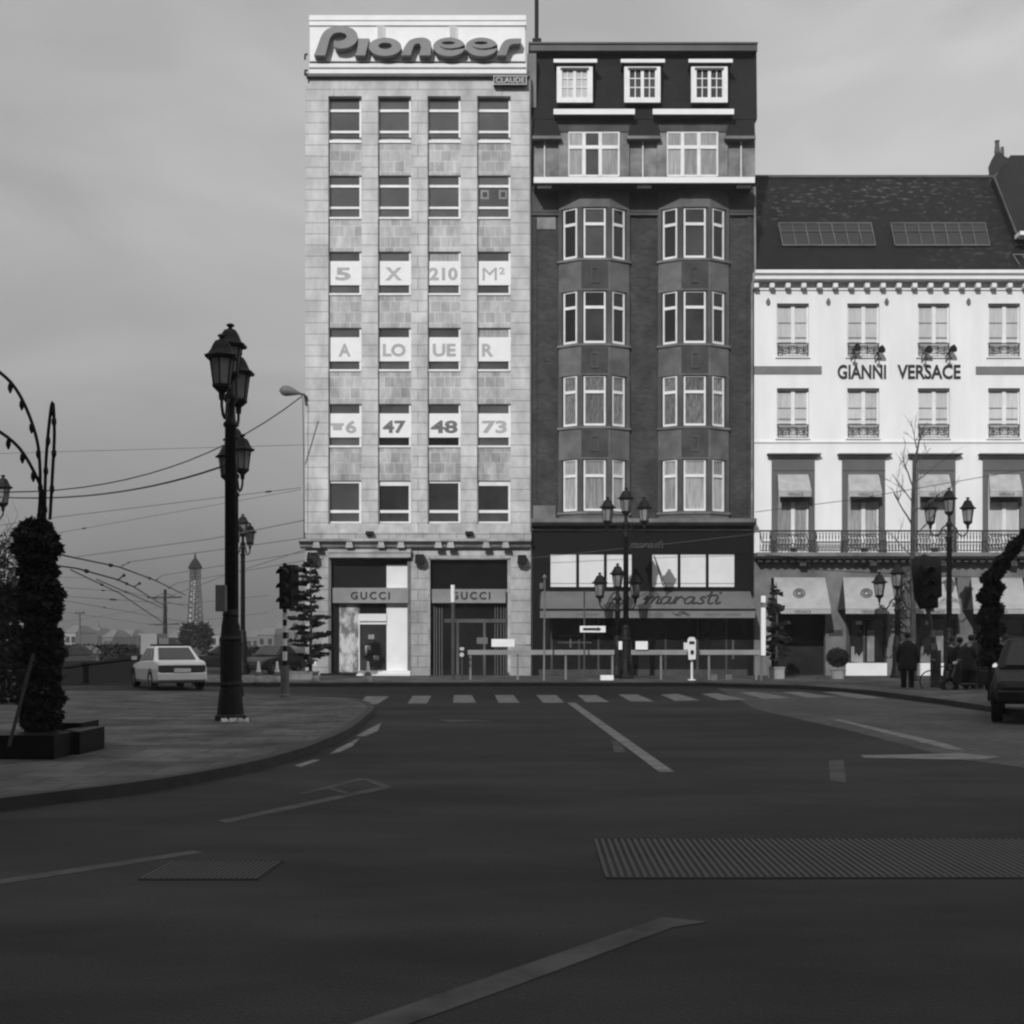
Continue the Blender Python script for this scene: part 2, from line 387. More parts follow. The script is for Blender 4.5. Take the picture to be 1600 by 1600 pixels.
# road markings ---------------------------------------------------
MK = [0]
def marking(name, px, m, label, group=None, z=.003, z0=.0006):
    MK[0] += 1; z += (MK[0] % 7)*.0004
    q = [G(x, y, z) for x, y in px]; n = len(q)
    if sum(q[k].x*q[(k+1)%n].y-q[(k+1)%n].x*q[k].y for k in range(n)) < 0: q = q[::-1]
    mb = MB(); mb.add(q+[Vector((p.x, p.y, z0)) for p in q], [tuple(range(n))]+[(k, k+n, (k+1)%n+n, (k+1)%n) for k in range(n)])
    return tag(mb.build(name, M[m]), kind='structure')
ze = [((572,1088),(608,1088),(590,1100),(560,1100)), ((645,1087),(674,1087),(667,1099),(637,1099)), ((709,1086),(737,1086),(744,1098),(708,1098)), ((773,1086),(802,1086),(812,1098),(779,1098)),
      ((838,1086),(869,1086),(882,1098),(849,1098)), ((902,1086),(932,1086),(952,1097),(916,1097)), ((966,1085),(996,1085),(1022,1096),(986,1096)), ((1032,1085),(1060,1084),(1093,1094),(1055,1095)),
      ((1096,1084),(1122,1083),(1165,1093),(1125,1094)), ((1155,1082),(1182,1081),(1235,1090),(1195,1092)), ((1222,1081),(1250,1081),(1305,1089),(1262,1090)), ((1284,1081),(1316,1081),(1385,1091),(1340,1091))]
for q in ze: marking('crossing_stripe', q, 'road_paint', '', z=.0075 if q[0][0] > 1080 else .003)
marking('lane_line', [(886,1098),(899,1098),(1054,1206),(1030,1206)], 'road_paint', '')
marking('lane_line', [(300,1329),(318,1332),(0,1382),(0,1374)], 'road_paint_faint', '')
marking('lane_line', [(595,1229),(615,1230),(352,1286),(340,1282)], 'road_paint_faint', '')
marking('lane_line', [(462,1241),(560,1216),(575,1217),(480,1240)], 'road_paint_faint', '')
marking('lane_line', [(505,1230),(512,1229),(545,1238),(538,1240)], 'road_paint_faint', '')
marking('lane_line', [(560,1216),(575,1216),(612,1229),(598,1231)], 'road_paint_faint', '')
marking('lane_line', [(1035,1433),(1106,1440),(1050,1449),(800,1542),(620,1606),(530,1606),(800,1514)], 'road_paint_faint', '')
marking('lane_line', [(955,1157),(967,1158),(979,1176),(960,1176)], 'road_paint_faint', '')
marking('lane_line', [(1295,1189),(1318,1187),(1322,1223),(1297,1220)], 'road_paint_faint', '')
marking('lane_line', [(1300,1124),(1312,1124),(1475,1161),(1508,1172),(1480,1170)], 'road_paint', '', z=.008)
marking('lane_line', [(1345,1180),(1500,1177),(1562,1182),(1530,1187),(1350,1184)], 'road_paint', '', z=.008)
for q in ([(556,1150),(578,1138),(596,1129),(590,1142),(570,1150)], [(515,1178),(530,1168),(562,1153),(550,1166),(530,1175)], [(460,1196),(488,1187),(500,1187),(470,1198)]):
    marking('gutter_paint', q, 'road_paint', '')
marking('gutter_paint', [(684,1124),(748,1125),(770,1127),(700,1128)], 'road_paint_faint', '')

# ventilation grates set in the road
def grate(x0a, x0b, x1, ya, yb, pitch, name, label, top=.008):
    A = G(x0a, ya, .0); B = G(x0b, yb, .0); r = thing(name, label, 'grate', (B.x, (A.y+B.y)/2, 0), 'metal grates set in the road')
    w = G(x1, yb).x-B.x; n = int(w/pitch); dx = A.x-B.x
    b = MB()
    for i in range(n):
        X = B.x+i*pitch
        b.hexa([(X,B.y,.005),(X+pitch*.5,B.y,.005),(A.x+i*pitch+pitch*.5,A.y,.005),(A.x+i*pitch,A.y,.005)],
               [(X,B.y,top),(X+pitch*.5,B.y,top),(A.x+i*pitch+pitch*.5,A.y,top),(A.x+i*pitch,A.y,top)])
    b.build('bars', M['grate'], r)
    fr = MB()
    for (xx, yy, e_) in ((B.x, B.y-.03, 0), (A.x, A.y, 0)): fr.box(xx, xx+w, yy, yy+.03, .0005, .006)
    fr.build('frame', M['asphalt'], r)
    pit = MB(); pit.add([(B.x,B.y,.004),(B.x+w,B.y,.004),(A.x+w,A.y,.004),(A.x,A.y,.004)], [(0,1,2,3)]); pit.build('pit', M['asphalt'] if top < .01 else M['kerb'], r)
grate(928, 946, 2100, 1312, 1372, .052, 'road_grate', 'long ribbed steel ventilation grate in the road running off to the side')
grate(270, 218, 405, 1347, 1374, .036, 'road_grate', 'small faint ribbed grate beside the short white lane line', top=.008)

# ================================================================ PALE STONE OFFICE BUILDING
def wpart(px, d0, d1, name, m, par): return MB().pb(*px, d0, d1).build(name, m, par)
OB = thing('office_building', 'tall narrow pale stone office building with four columns of recessed windows', 'building', (XW(653), F, 0))
cols = [(513,565),(590.5,642.5),(668,720),(745.5,798)]
w = MB()
w.pb(477,120,829.5,1066, -16, -.34)
edges = [477]+[e for c in cols for e in c]+[829.5]
for i in range(0, len(edges), 2): w.pb(edges[i], 150, edges[i+1], 819, -.34, 0)
w.pb(477,119,829.5,150, -.34, 0)
w.pb(477,819,829.5,832, -.34, .02)
w.build('wall', M['stone'], OB)
w = MB()
w.pb(477,872,513,1060, -.34, 0); w.pb(642,872,669,1060, -.34, 0); w.pb(798,872,829.5,1060, -.34, 0); w.pb(477,855,829.5,872, -.34, .004)
w.split('ground_floor_pier', M['stone'], OB)
c = MB(); c.pb(475,832,830,843, -.3, .22); c.build('ledge', M['stone_light'], OB)
c = MB()
def cornice(mb, x0, x1, prof, m=None):  # prof: list of (row, depth)
    for (ya, da), (yb, db) in zip(prof[:-1], prof[1:]):
        A = [Vector((XW(x0,F), F-da, ZW(ya))), Vector((XW(x1,F), F-da, ZW(ya))), Vector((XW(x1,F), F+.2, ZW(ya))), Vector((XW(x0,F), F+.2, ZW(ya)))]
        B = [Vector((XW(x0,F), F-db, ZW(yb))), Vector((XW(x1,F), F-db, ZW(yb))), Vector((XW(x1,F), F+.2, ZW(yb))), Vector((XW(x0,F), F+.2, ZW(yb)))]
        mb.hexa(B, A)
cornice(c, 470, 829.5, [(843.2,.55),(847,.55),(851,.34),(855,.26),(857,.10)])
c.build('cornice', M['stone_trim'], OB)
b = MB()
random.seed(3)
for x in (497, 548, 597, 628, 686, 705, 760, 790):
    b.prism([(-6,-6),(6,-6),(4,3),(-4,3)], lambda u, v, wd, x=x: Vector((XW(x+u), F-wd, ZW(851-v))), .3, .5)
b.split('bracket', M['stone_light'], OB)
rows = [150, 274, 393, 512, 631, 751]
def spandrel(i, y0, y1):
    for (a, b2) in cols: MB().pb(a, y0, b2, y1, -.34, -.15).build('spandrel', M['spandrel'], OB)
for k in range(5): spandrel(k, rows[k]+(73 if k == 0 else 68.5), rows[k+1])
random.seed(11)
for ri, y in enumerate(rows):
    for ci, (a, b2) in enumerate(cols):
        a, b2 = a+.3, b2-.3
        fr = MB(); D0, D1 = -.33, -.22
        if ri == 5:
            fr.pb(a, y+1, b2, y+(8 if ci in (1,3) else 4), D0, D1); fr.pb(a+2, y+46, b2-3.5, y+50.5, D0, D1); fr.pb(a, y+64, b2, y+67.5, D0, D1)
            t_ = y+(8 if ci in (1,3) else 4); fr.pb(a, t_, a+2, y+64, D0, D1); fr.pb(b2-3.5, t_, b2, y+64, D0, D1)
            parts = [(a+2, y+4.5, b2-3.5, y+46, 0), (a+2, y+50.5, b2-3.5, y+64, 1)]
        else:
            o = 6 if ri == 0 else 0
            fr.pb(a+1.6, y+15+o, b2-3, y+19+o, D0, D1); fr.pb(a+1.6, y+49+o*.9, b2-3, y+52.5+o*.9, D0, D1)
            fr.pb(b2-3, y+3, b2, y+64.8, D0, D1); fr.pb(a, y+3, a+1.6, y+64, D0, D1)
            parts = [(a+1.6, y+3, b2-3, y+15+o, 1), (a+1.6, y+19+o, b2-3, y+49+o*.9, 0), (a+1.6, y+52.5+o*.9, b2-3, y+65, 1)]
            fr.pb(a, y, b2, y+3, D0, D1-.06)
        wn = fr.build('window', M['white_frame'], OB)
        for (x0, y0, x1, y1, kd) in parts:
            m = 'blind_reflect_glass' if (ri < 5 or ci == 0) else 'blind_dim'  # first pane of the lowest row paler, a reflection put into its colour
            if ri == 5 and ci == 0 and kd == 1: m = 'blind_reflect_glass'
            if ri == 4 and ci in (1,2) and y0 > y+40: m = 'dark_glass'
            if kd == 1 and y0 < y+30 and (ri, ci) in ((2,2),(3,3)): m = 'curtain'
            MB().pb(x0, y0, x1, y1, -.33, -.27).build('pane', M[m], wn)
        sl = MB()
        if ri < 5: sl.pb(a, y+65+(4 if ri == 0 else 0), b2, y+68+(5 if ri == 0 else 0), -.33, -.10)
        else: sl.pb(a-.2, y+66, b2, y+68.3, -.33, -.12)
        sl.build('sill', M['white_frame'] if ri < 5 else M['stone_light'], wn)
# notices in one top window
for x in (757.5, 786):
    o = MB().pb(x-6.5, 297, x+6.5, 311, -.27, -.262); n_ = o.build('window_notice', M['render_grey'])
    tag(n_, 'small framed notice in an upper office window, %s' % ('nearer the shaded stone pier' if x < 770 else 'nearer the sunlit white frame'), 'notice', 'notices in the upper window')
    MB().pb(x-3.6, 300, x+3.6, 308, -.262, -.258).build('picture', M['lettering_dark'], n_)
# posters
POST = [('5','X','210','M\u00b2'), ('A','LO','UE','R'), ('6','47','48','73')]
for r in range(3):
    for c_ in range(4):
        a, b2 = cols[c_]; y = rows[2+r]
        s_ = POST[r][c_]
        p_ = MB().pb(a+1.5, y+15, b2+.3, y+52.5, -.216, -.195).build('window_poster', M['poster'])
        nm = {'5':'a 5','X':'an X','210':'the number 210','M\u00b2':'M squared','A':'the letter A','LO':'the letters LO','UE':'the letters UE','R':'the letter R','6':'a telephone sign and 6','47':'dark 47','48':'dark 48','73':'pale 73'}[s_]
        tag(p_, 'white paper poster showing %s in an office window' % nm, 'poster', 'posters spelling a to-let notice')
        ink = 'poster_ink_dark' if s_ in ('47','48') else 'poster_ink'
        w_ = {'5':(524,548),'X':(602,628),'210':(671,715),'M\u00b2':(754,789),'A':(529,548),'LO':(598,634),'UE':(676,712),'R':(753,771),'6':(540,557),'47':(598,634),'48':(673,715),'73':(753,792)}[s_]
        yy = y+25 if r != 2 else y+26
        text(s_, 'lettering', (w_[0], -(yy+20), w_[1], -yy), on_facade(-.194), .01, M[ink], p_, bold=.035 if s_[0] != 'M' else 0.0)
        if s_ == '6':
            hb = MB().pb(520, yy+8, 534, yy+15, -.195, -.186); hb.pb(517, yy+4, 537, yy+8, -.195, -.186); hb.build('telephone_symbol', M[ink], p_)

# --- shop fronts of the office building
rb = MB(); rb.pb(512,858,642,863.5, 0, .30); rb.pb(512.5,864.5,641.5,871, 0, .26); rb.pb(513,863.5,641,864.5, 0, .2); rb.build('shutter_box', M['stone_trim'], OB)
iv = MB(); iv.pb(514,872,641,1062, -.60, -.345); iv.build('shop_back_wall', M['interior'], OB) if False else None
# west shop: deep opening
SH = MB()
SH.pb(513,872,517,1058, -.34, -.02); SH.pb(636.5,872,641.5,1056, -.34, -.02); SH.pb(513,871,641.5,873, -.34, -.02)
sf = MB().pb(517,943,530,944,-.339,-.25).pb(517,872,530,878,-.339,-.3).build('shop_front', M['pole_grey'], OB) if False else SH.build('shop_front', M['pole_grey'], OB)
MB().pb(517,872,604,918, -.339, -.30).build('dark_glazing', M['dark_glass'], sf)
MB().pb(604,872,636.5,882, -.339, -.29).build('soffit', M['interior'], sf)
MB().pb(604,882,636.5,1048, -.339, -.30).build('white_panel', M['white_paint'], sf)
MB().pb(517,942,530,1050, -.339, -.26).build('dark_reveal', M['black_front'], sf)
MB().pb(530,944,560.5,1050, -.339, -.28).build('show_window', M['mottled_reflection'], sf)
MB().pb(562,943,603.5,959, -.339, -.30).build('transom_glazing', M['dark_glass'], sf)
tr = MB(); tr.pb(561,959,604,970.5, -.339, -.24); tr.pb(561,972.5,604,975.5, -.339, -.24); tr.pb(560.3,959,562,1048,-.339,-.25); tr.build('door_header', M['blind_white'], sf)
dr = MB().pb(562,975.5,603.6,1048, -.339, -.29).build('door', M['blind_dim'], OB)
MB().pb(571,1012,573,1024, -.29, -.23).build('handle', M['chrome'], dr)
for (x, y) in ((580,995),(575,1012),(588,1028)): MB().pb(x-4.5, y-3.5, x+4.5, y+3.5, -.29, -.285).build('notice', M['curtain'], dr)
st = MB(); st.pb(559,1048,641,1053, -.33, .06); st.pb(557,1053.5,641,1060, -.33, .14); st.build('white_plinth', M['white_paint'], sf)
MB().pb(500,1052,559,1061, -.3, .1).build('dark_plinth', M['black_front'], sf)
# east shop
S2 = MB(); S2.pb(669,872,672,1060,-.34,-.02); S2.pb(793,872,798,1060,-.34,-.02); S2.pb(669,872,798,874,-.34,-.02)
sf2 = S2.build('shop_front', M['stone_trim'], OB)
MB().pb(672,874,793,920, -.339, -.31).build('dark_glazing', M['dark_glass'], sf2)
MB().pb(672,941,793,1060, -.339, -.31).build('dark_glazing', M['dark_glass'], sf2)
fr = MB()
for x in (678,681.5,686,690,773,777,782,786.5,790): fr.pb(x, 942, x+1.0, 1058, -.31, -.28)
fr.split('hanging_blind', M['pole_grey'], sf2)
fr = MB(); fr.pb(694,967,790,973,-.31,-.24); fr.pb(713,973,717,1058,-.31,-.24); fr.pb(755,973,759,1058,-.31,-.24); fr.build('door_frame', M['bay_stone'], sf2)
MB().pb(717,975,755,1058, -.31, -.27).build('door', M['dark_glass'], sf2)
MB().pb(672,1056,700,1061,-.3,.02).build('threshold', M['white_paint'], sf2)
for (x0, x1, tx, lab) in ((520,638,(548,609),'long grey fascia sign with spaced capital lettering above the white-panelled shop door'), (675,790,(705,766),'darker fascia sign with spaced capitals between two stone piers, behind the striped post')):
    sg = MB().pb(x0, 918.5 if x0 < 600 else 920.5, x1, 942, -.3, .04).build('shop_sign', M['fascia'])
    tag(sg, lab, 'shop sign', 'fascia signs of the shop')
    text('GUCCI', 'lettering', (tx[0], -936.5, tx[1], -924.5), on_facade(.041), .03, M['lettering_dark'], sg, bold=.02, spacing=1.35)
def flood(x, y, i):
    f = thing('floodlight', ['dark floodlight on the corner pier behind the fir tip', 'dark floodlight on the stone pier between the two shops', 'dark floodlight on the pier beside the dark brick building'][i], 'floodlight', (XW(x), F, ZW(y)), 'floodlights on the stone piers')
    b = MB(); b.prism([(-7,8),(6,8),(8,-3),(3,-8),(-8,-6)], lambda u, v, wd: Vector((XW(x+u), F-wd, ZW(y-v))), .12, .42); b.build('housing', M['iron'], f)
    MB().pb(x-1.5, y-2, x+1.5, y+2, 0, .12).split('bracket', M['iron'], f)
for i, (x, y) in enumerate(((490,872),(657,875),(816,876))): flood(x, y, i)
for i, x in enumerate((577, 733)):
    l = MB(); l.pb(x-6, 830, x+6, 835.5, 0.23, .5); l.pb(x-3,835.5,x+3,838, .23,.4)
    tag(l.build('ledge_lamp', M['iron']), ['small dark lamp box on the stone ledge over the first shop', 'small dark lamp box on the stone ledge over the second shop'][i], 'lamp', 'lamp boxes on the ledge')

# rooftop sign ----------------------------------------------------
RS = thing('rooftop_sign', 'large white ribbed rooftop sign with thick grey slanted lettering', 'sign', (XW(652), F, ZW(118)))
b = MB(); b.pb(484,40,820.5,95.5, -.30, .10)
b.pb(483,23.5,822,31.5, -.3, .16); b.pb(483,33,822,39.5, -.3, .16)
b.pb(483,99,822,105, -.3,.16); b.pb(483,108,822,114.5, -.3,.16)
b.build('panel', M['white_paint'], RS)
b = MB(); b.pb(484,95.6,821,99, -.3,.02); b.pb(484,105,821,108,-.3,.02); b.pb(478,114.5,828,119, -.3,.20); b.pb(484,31.5,821,33,-.3,.12); b.build('joint', M['zinc'], RS)
b = MB()
for x in (595, 708):
    for k in range(9): b.pb(x-5, 41+k*2.2, x+5, 42+k*2.2, .10, .16)
    b.pb(x-6,41,x-5,60,.1,.17); b.pb(x+5,41,x+6,60,.1,.17)
b.split('vent', M['white_paint'], RS)
def U(pts): return [(460+u/4, -v/4) for u, v in pts]
def ell(cx, cy, rx, ry, a0=0, a1=360, n=28, sk=0.0):
    return [(cx+rx*math.cos(math.radians(a0+(a1-a0)*i/n))+sk*(-ry*math.sin(math.radians(a0+(a1-a0)*i/n))), cy+ry*math.sin(math.radians(a0+(a1-a0)*i/n))) for i in range(n+(0 if a1-a0 == 360 else 1))]
def catmull(pts, closed=True, k=4):
    n = len(pts); out = []
    for i in range(n if closed else n-1):
        p0, p1, p2, p3 = [Vector(pts[j % n] if closed else pts[min(max(j,0),n-1)]) for j in (i-1,i,i+1,i+2)]
        for j in range(k):
            t = j/k; out.append(tuple(.5*((2*p1)+(p2-p0)*t+(2*p0-5*p1+4*p2-p3)*t*t+(3*p1-p0-3*p2+p3)*t**3)))
    if not closed: out.append(tuple(pts[-1]))
    return out
def mixed(a, curve, b_=()): return list(a)+catmull(curve, False)+list(b_)
Pl = mixed([(122,345)], [(140,300),(168,225),(200,185),(250,165),(310,163),(365,180),(393,215),(388,258),(350,290),(295,303),(250,296)], [])+mixed([(243,272),(250,250)], [(262,257),(300,252),(325,235),(320,213),(285,202),(245,210),(220,240)], [(192,345)])
il = [(402,240),(468,240),(442,345),(376,345),(392,318)]
ol = [ell(567,292,102,57), ell(567,286,42,20)]
nl = mixed([(666,345)], [(690,290),(720,252),(770,236),(820,237),(850,258),(856,285)], [(850,345),(778,345)])+mixed([], [(790,300),(786,278),(768,271),(748,282),(735,315)], [(726,345)])
def eletter(cx):
    o = ell(cx,292,100,58, 8, 355, 40)
    slit = [(cx+98,280),(cx+60,296),(cx+10,303),(cx-30,300),(cx-58,287),(cx-66,278),(cx-52,296),(cx-22,310),(cx+20,313),(cx+70,306)]
    return [o+slit, ell(cx-5,268,42,10)]
rl = mixed([(1266,345)], [(1290,285),(1310,258),(1340,243),(1380,240)], [(1418,240),(1410,272),(1368,274)])+mixed([], [(1348,282),(1338,300)], [(1322,345)])
for sp in ([Pl],[il],ol,[nl],eletter(967),eletter(1170),[rl]):
    fill_curve([U(q) for q in sp], 'letter', lambda u, v, wd: Vector((XW(u,F-.5), F-.12-wd, ZW(-v,F-.5))), .38, M['letter_front'], RS)
nb = thing('neon_nameplate', 'small dark framed nameplate with pale capital letters under the rooftop sign', 'sign', (XW(797), F, ZW(124)))
MB().pb(771,118,823,132, .0, .26).build('board', M['lettering_dark'], nb)
b = MB(); b.pb(771,118,823,119.3,.26,.29); b.pb(771,130.7,823,132,.26,.29); b.pb(771,119.3,772.2,130.7,.26,.29); b.pb(821.8,119.3,823,130.7,.26,.29); b.build('frame', M['curtain_bright'], nb)
text('CLAUDE', 'lettering', (774.5,-129.3,819.5,-121), on_facade(.26), .02, M['curtain_bright'], nb, bold=.01)

# ================================================================ DARK BRICK BUILDING
BB = thing('brick_building', 'dark brick building with two stacks of bay windows and black mansard roof', 'building', (XW(1005), F, 0))
w = MB(); w.pb(830.5,291,1178,1066, -16, -.02); w.build('wall', M['brick'], BB)
w = MB(); w.pb(831,79,1181,291,-15,-1.9); w.build('attic_core', M['slate'], BB) if False else None
# mansard: slate slope leaning back
def quadbox(mb, pts, back): mb.hexa([Vector(p)+Vector((0,back,0)) for p in pts], [Vector(p) for p in pts])
ms = MB()
A = [P(833,186,F+.15), P(1183,186,F+.15)]; Bp = [P(838,78,F+.95), P(1182,78,F+.95)]
ms.hexa([A[0],A[1],A[1]+Vector((0,14,0)),A[0]+Vector((0,14,0))], [Bp[0],Bp[1],Bp[1]+Vector((0,12,0)),Bp[0]+Vector((0,12,0))])
roof = ms.build('roof', M['slate'], BB)
gt = MB(); Yg = F+.5
gt.box(XW(827,Yg), XW(1183.5,Yg), Yg, Yg+13, ZW(79,Yg), ZW(67,Yg)); gt.box(XW(826,Yg), XW(1184,Yg), Yg-.06, Yg+13, ZW(69,Yg), ZW(66.5,Yg)); gt.build('gutter', M['zinc'], roof)
MB().box(XW(824),XW(838),F+.2,F+1.2,ZW(165),ZW(80)).build('party_wall', M['ledge_grey'], BB)
pl = MB(); pl.tube([P(838.5,62,F+.9), P(838.5,-60,F+.9)], .085, 10); pl.build('flue', M['iron'], roof)
pl = MB(); pl.box(XW(832,F+.6),XW(846,F+.6),F+.6,F+1.2,ZW(68,F+.6),ZW(59.5,F+.6)); pl.build('chimney', M['iron'], roof)
# attic storey wall
w = MB(); w.pb(833,212,1180,277, -14, -.28); w.build('attic_wall', M['render_grey'], BB)
for (x0, x1) in ((889,967),(1043,1121)):
    MB().pb(x0-16,184,x1+16,277,-.28,-.14).build('attic_pier', M['render_grey'], BB)
    MB().pb(x0-20,176,x1+20,206,-.5,-.10).build('attic_lintel', M['bay_stone'], BB)
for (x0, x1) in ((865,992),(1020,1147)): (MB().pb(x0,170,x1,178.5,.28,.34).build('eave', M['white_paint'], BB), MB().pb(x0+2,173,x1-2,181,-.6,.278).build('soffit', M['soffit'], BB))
for (x0, x1, s0, s1) in ((833,876,4,10),(981,1032,9,9),(1134,1180,10,2)):
    r_ = MB(); a = [P(x0,213,F-.05), P(x1,213,F-.05)]; b2 = [P(x0+s0,160,F+.40), P(x1-s1,160,F+.40)]
    r_.hexa([a[0],a[1],a[1]+Vector((0,.8,0)),a[0]+Vector((0,.8,0))], [b2[0],b2[1],b2[1]+Vector((0,.3,0)),b2[0]+Vector((0,.3,0))])
    r_.build('pent_roof', M['slate'], BB)
    MB().pb(x0-1,212,x1+1,216.5,-.2,.14).build('pent_gutter', M['ledge_grey'], BB)
    xm = {833:851,981:1004.5,1134:1158}[x0]
    MB().tube([P(xm,216,F+.2),P(xm,277,F+.2)], .03, 8).build('downpipe', M['white_frame'], BB)
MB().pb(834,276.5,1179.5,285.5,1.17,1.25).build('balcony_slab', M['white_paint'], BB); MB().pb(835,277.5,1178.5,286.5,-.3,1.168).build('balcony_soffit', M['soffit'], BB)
for x in (851,1007,1163): MB().pb(x-11,287,x+11,291.5,.8,1.0).build('slab_bracket', M['white_paint'], BB)
# attic windows
for wi, (x0, x1) in enumerate(((889,967),(1043,1121))):
    fr = MB(); D0, D1 = -.14, -.05
    xs = [x0, x0+23.5, x0+49, x1]
    for i, x in enumerate(xs):
        wd = 1.5 if i in (0,) else (5.5 if i in (1,2) else 2.5)
        fr.pb(x-wd/2, 206, x+wd/2, 275, D0, D1)
    fr.pb(x0,206,x1,208,D0,D1-.02); fr.pb(x0,227,x1,232.5,D0,D1+.005); fr.pb(x0,273,x1,276,D0,D1-.01)
    wn = fr.build('window', M['white_frame'], BB)
    for i in range(3):
        for (ya, yb) in ((208,227),(232.5,273)):
            m = 'blind_dim' if (wi == 0 and i == 1) else 'curtain'
            MB().pb(xs[i]+.5, ya, xs[i+1]-.5, yb, D0, D1-.04).build('pane', M[m], wn)
# dormers
for di, (x0, x1, lx0, lx1) in enumerate(((870,926,865,933),(975.5,1032,970,1039),(1080,1137,1076,1145))):
    dm = MB(); dm.pb(x0+2,100,x1-2,160,-1.6,-.12); dmo = dm.build('dormer', M['slate'], BB)
    fr = MB(); D0, D1 = -.12, .02
    fr.pb(x0,104,x0+8.5,154,D0,D1); fr.pb(x1-8.5,104,x1,154,D0,D1); fr.pb(x0,104,x1,108,D0,D1-.01); fr.pb(x0,152,x1,160,D0,D1+.004)
    xm = (x0+x1)/2; fr.pb(xm-2.5,108,xm+2.5,152,D0,D1-.03)
    fr.build('window', M['white_frame'], dmo)
    MB().pb(x0+6,105.5,x1-6,109,D1,D1+.03).build('head_dark_strip', M['bay_stone'], dmo)
    MB().pb(x0+8.5,109,x1-8.5,152,D0,D1-.09).build('pane', M['curtain_bright' if di == 0 else 'blind_dim'], dmo)
    gb = MB()
    for xa, xb in ((x0+8.5,xm-2.5),(xm+2.5,x1-8.5)):
        gb.pb((xa+xb)/2-.7,109,(xa+xb)/2+.7,152,D0,D1-.05); 
        for yy in (122.5,136.5): gb.pb(xa,yy-.7,xb,yy+.7,D0,D1-.056)
    gb.build('glazing_bars', M['white_frame'], dmo)
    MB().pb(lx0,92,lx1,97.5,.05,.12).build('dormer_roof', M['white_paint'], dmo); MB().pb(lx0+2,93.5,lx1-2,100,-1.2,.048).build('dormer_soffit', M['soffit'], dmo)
# bays
def bay(cx, idx):
    hw, hf, pj = 55/37.5, 21.5/37.5, .55
    x = XW(cx); 
    def plan(o=0.0): return [(x-hw-o*1.2, F+.05), (x-hw-o*1.2, F-.10-o), (x-hf-o*.3-.05, F-pj-o), (x+hf+o*.3+.05, F-pj-o), (x+hw+o*1.2, F-.10-o), (x+hw+o*1.2, F+.05)]
    def ring(mb, z0, z1, o=0.0): mb.prism(plan(o), lambda u, v, wd: Vector((u, v, wd)), z0, z1)
    wr = [(330,408),(459,540),(590,668),(720,800)]
    bd = MB(); ring(bd, ZW(330), ZW(301)); prev = 408
    for i, (a, b2) in enumerate(wr):
        nb_ = wr[i+1][0] if i < 3 else 818
        ring(bd, ZW(nb_), ZW(b2+5))
        ring(bd, ZW(b2+5), ZW(a), -.16)
    B_ = bd.build('bay', M['bay_light'], BB)
    cp = MB()
    for a, b2 in wr:
        for s_ in (-1, 1):
            cp.box(x+s_*hf-.17*(s_ > 0)*0-.10+s_*.03, x+s_*hf+.10+s_*.03, F-pj+.004, F-pj+.24, ZW(b2+5), ZW(a))
            xo = x+s_*(hw-.06); cp.box(xo-.08, xo+.08, F-.10-.03, F, ZW(b2+5), ZW(a))
    cp.split('bay_post', M['bay_stone'], B_)
    sl = MB()
    for a, b2 in wr: ring(sl, ZW(b2+5), ZW(b2+1.5), .05)
    sl.split('bay_sill', M['ledge_grey'], B_)
    for i in range(4):
        ya = wr[i][1]+7; yb = (wr[i+1][0] if i < 3 else 815)-3
        if i == 3: continue
        Yp = F-pj-.012
        pn = MB(); pn.box(x-hf+.02, x+hf-.02, Yp, F-pj+.02, ZW(yb), ZW(ya)); pn.build('dark_panel', M['bay_panel'], B_)
        rg = MB(); zc = (ZW(ya)+ZW(yb))/2
        for (u0,u1,v0,v1) in ((-.16,.16,.26,.33),(-.16,.16,-.33,-.26),(-.16,-.10,-.26,.26),(.10,.16,-.26,.26)): rg.box(x+u0,x+u1,Yp-.04,Yp,zc+v0,zc+v1)
        rg.build('panel_ornament', M['bay_stone'], B_)
    # windows on the three faces
    o = -.16+.02
    faces = [((x-hw+.22, F-.10+.02), (x-hf-.13, F-pj+.14)), ((x-hf+.12, F-pj+.13), (x+hf-.12, F-pj+.13)), ((x+hf+.13, F-pj+.14), (x+hw-.22, F-.10+.02))]
    for ri, (a, b2) in enumerate(wr):
        for fi, (p0, p1) in enumerate(faces):
            p0v, p1v = Vector((p0[0], p0[1], 0)), Vector((p1[0], p1[1], 0)); L = (p1v-p0v).length
            ang = math.atan2(p1v.y-p0v.y, p1v.x-p0v.x); Mx = Matrix.Translation(p0v) @ Matrix.Rotation(ang, 4, 'Z')
            z0, z1 = ZW(b2), ZW(a+1); zt = ZW(a+25.5); fr = MB(); t = .068
            fr.box(0,t,-.05,.05,z0,z1,Mx); fr.box(L-t,L,-.05,.05,z0,z1,Mx); fr.box(t,L-t,-.05,.05,z0,z0+.09,Mx); fr.box(t,L-t,-.045,.05,z1-.04,z1,Mx); fr.box(t,L-t,-.055,.05,zt-.06,zt+.06,Mx)
            wn = fr.build('window', M['white_frame'], BB)
            m = (['dark_glass','dark_glass'] if ri < 2 else ['curtain_dim','curtain'])[0 if ri in (0,1,2) else 1]
            if ri < 2 and fi == 1: m = 'blind_dim'
            g_ = MB(); g_.box(t,L-t,.0,.04,z0+.09,zt-.06,Mx); g_.build('pane', M[m], wn)
            g_ = MB(); g_.box(t,L-t,.0,.04,zt+.06,z1-.04,Mx); g_.build('pane', M[m], wn)
bay(928, 0); bay(1083, 1)
b = MB(); b.pb(831,300,876,331,-.02,.05); b.pb(980,300,1031,331,-.02,.05); b.pb(1136,300,1178,331,-.02,.05)
b.pb(831,332,876,336,-.02,.12); b.pb(982,332,1029,336,-.02,.12); b.pb(1138,332,1178,336,-.02,.12)
b.split('stone_band', M['bay_stone'], BB)
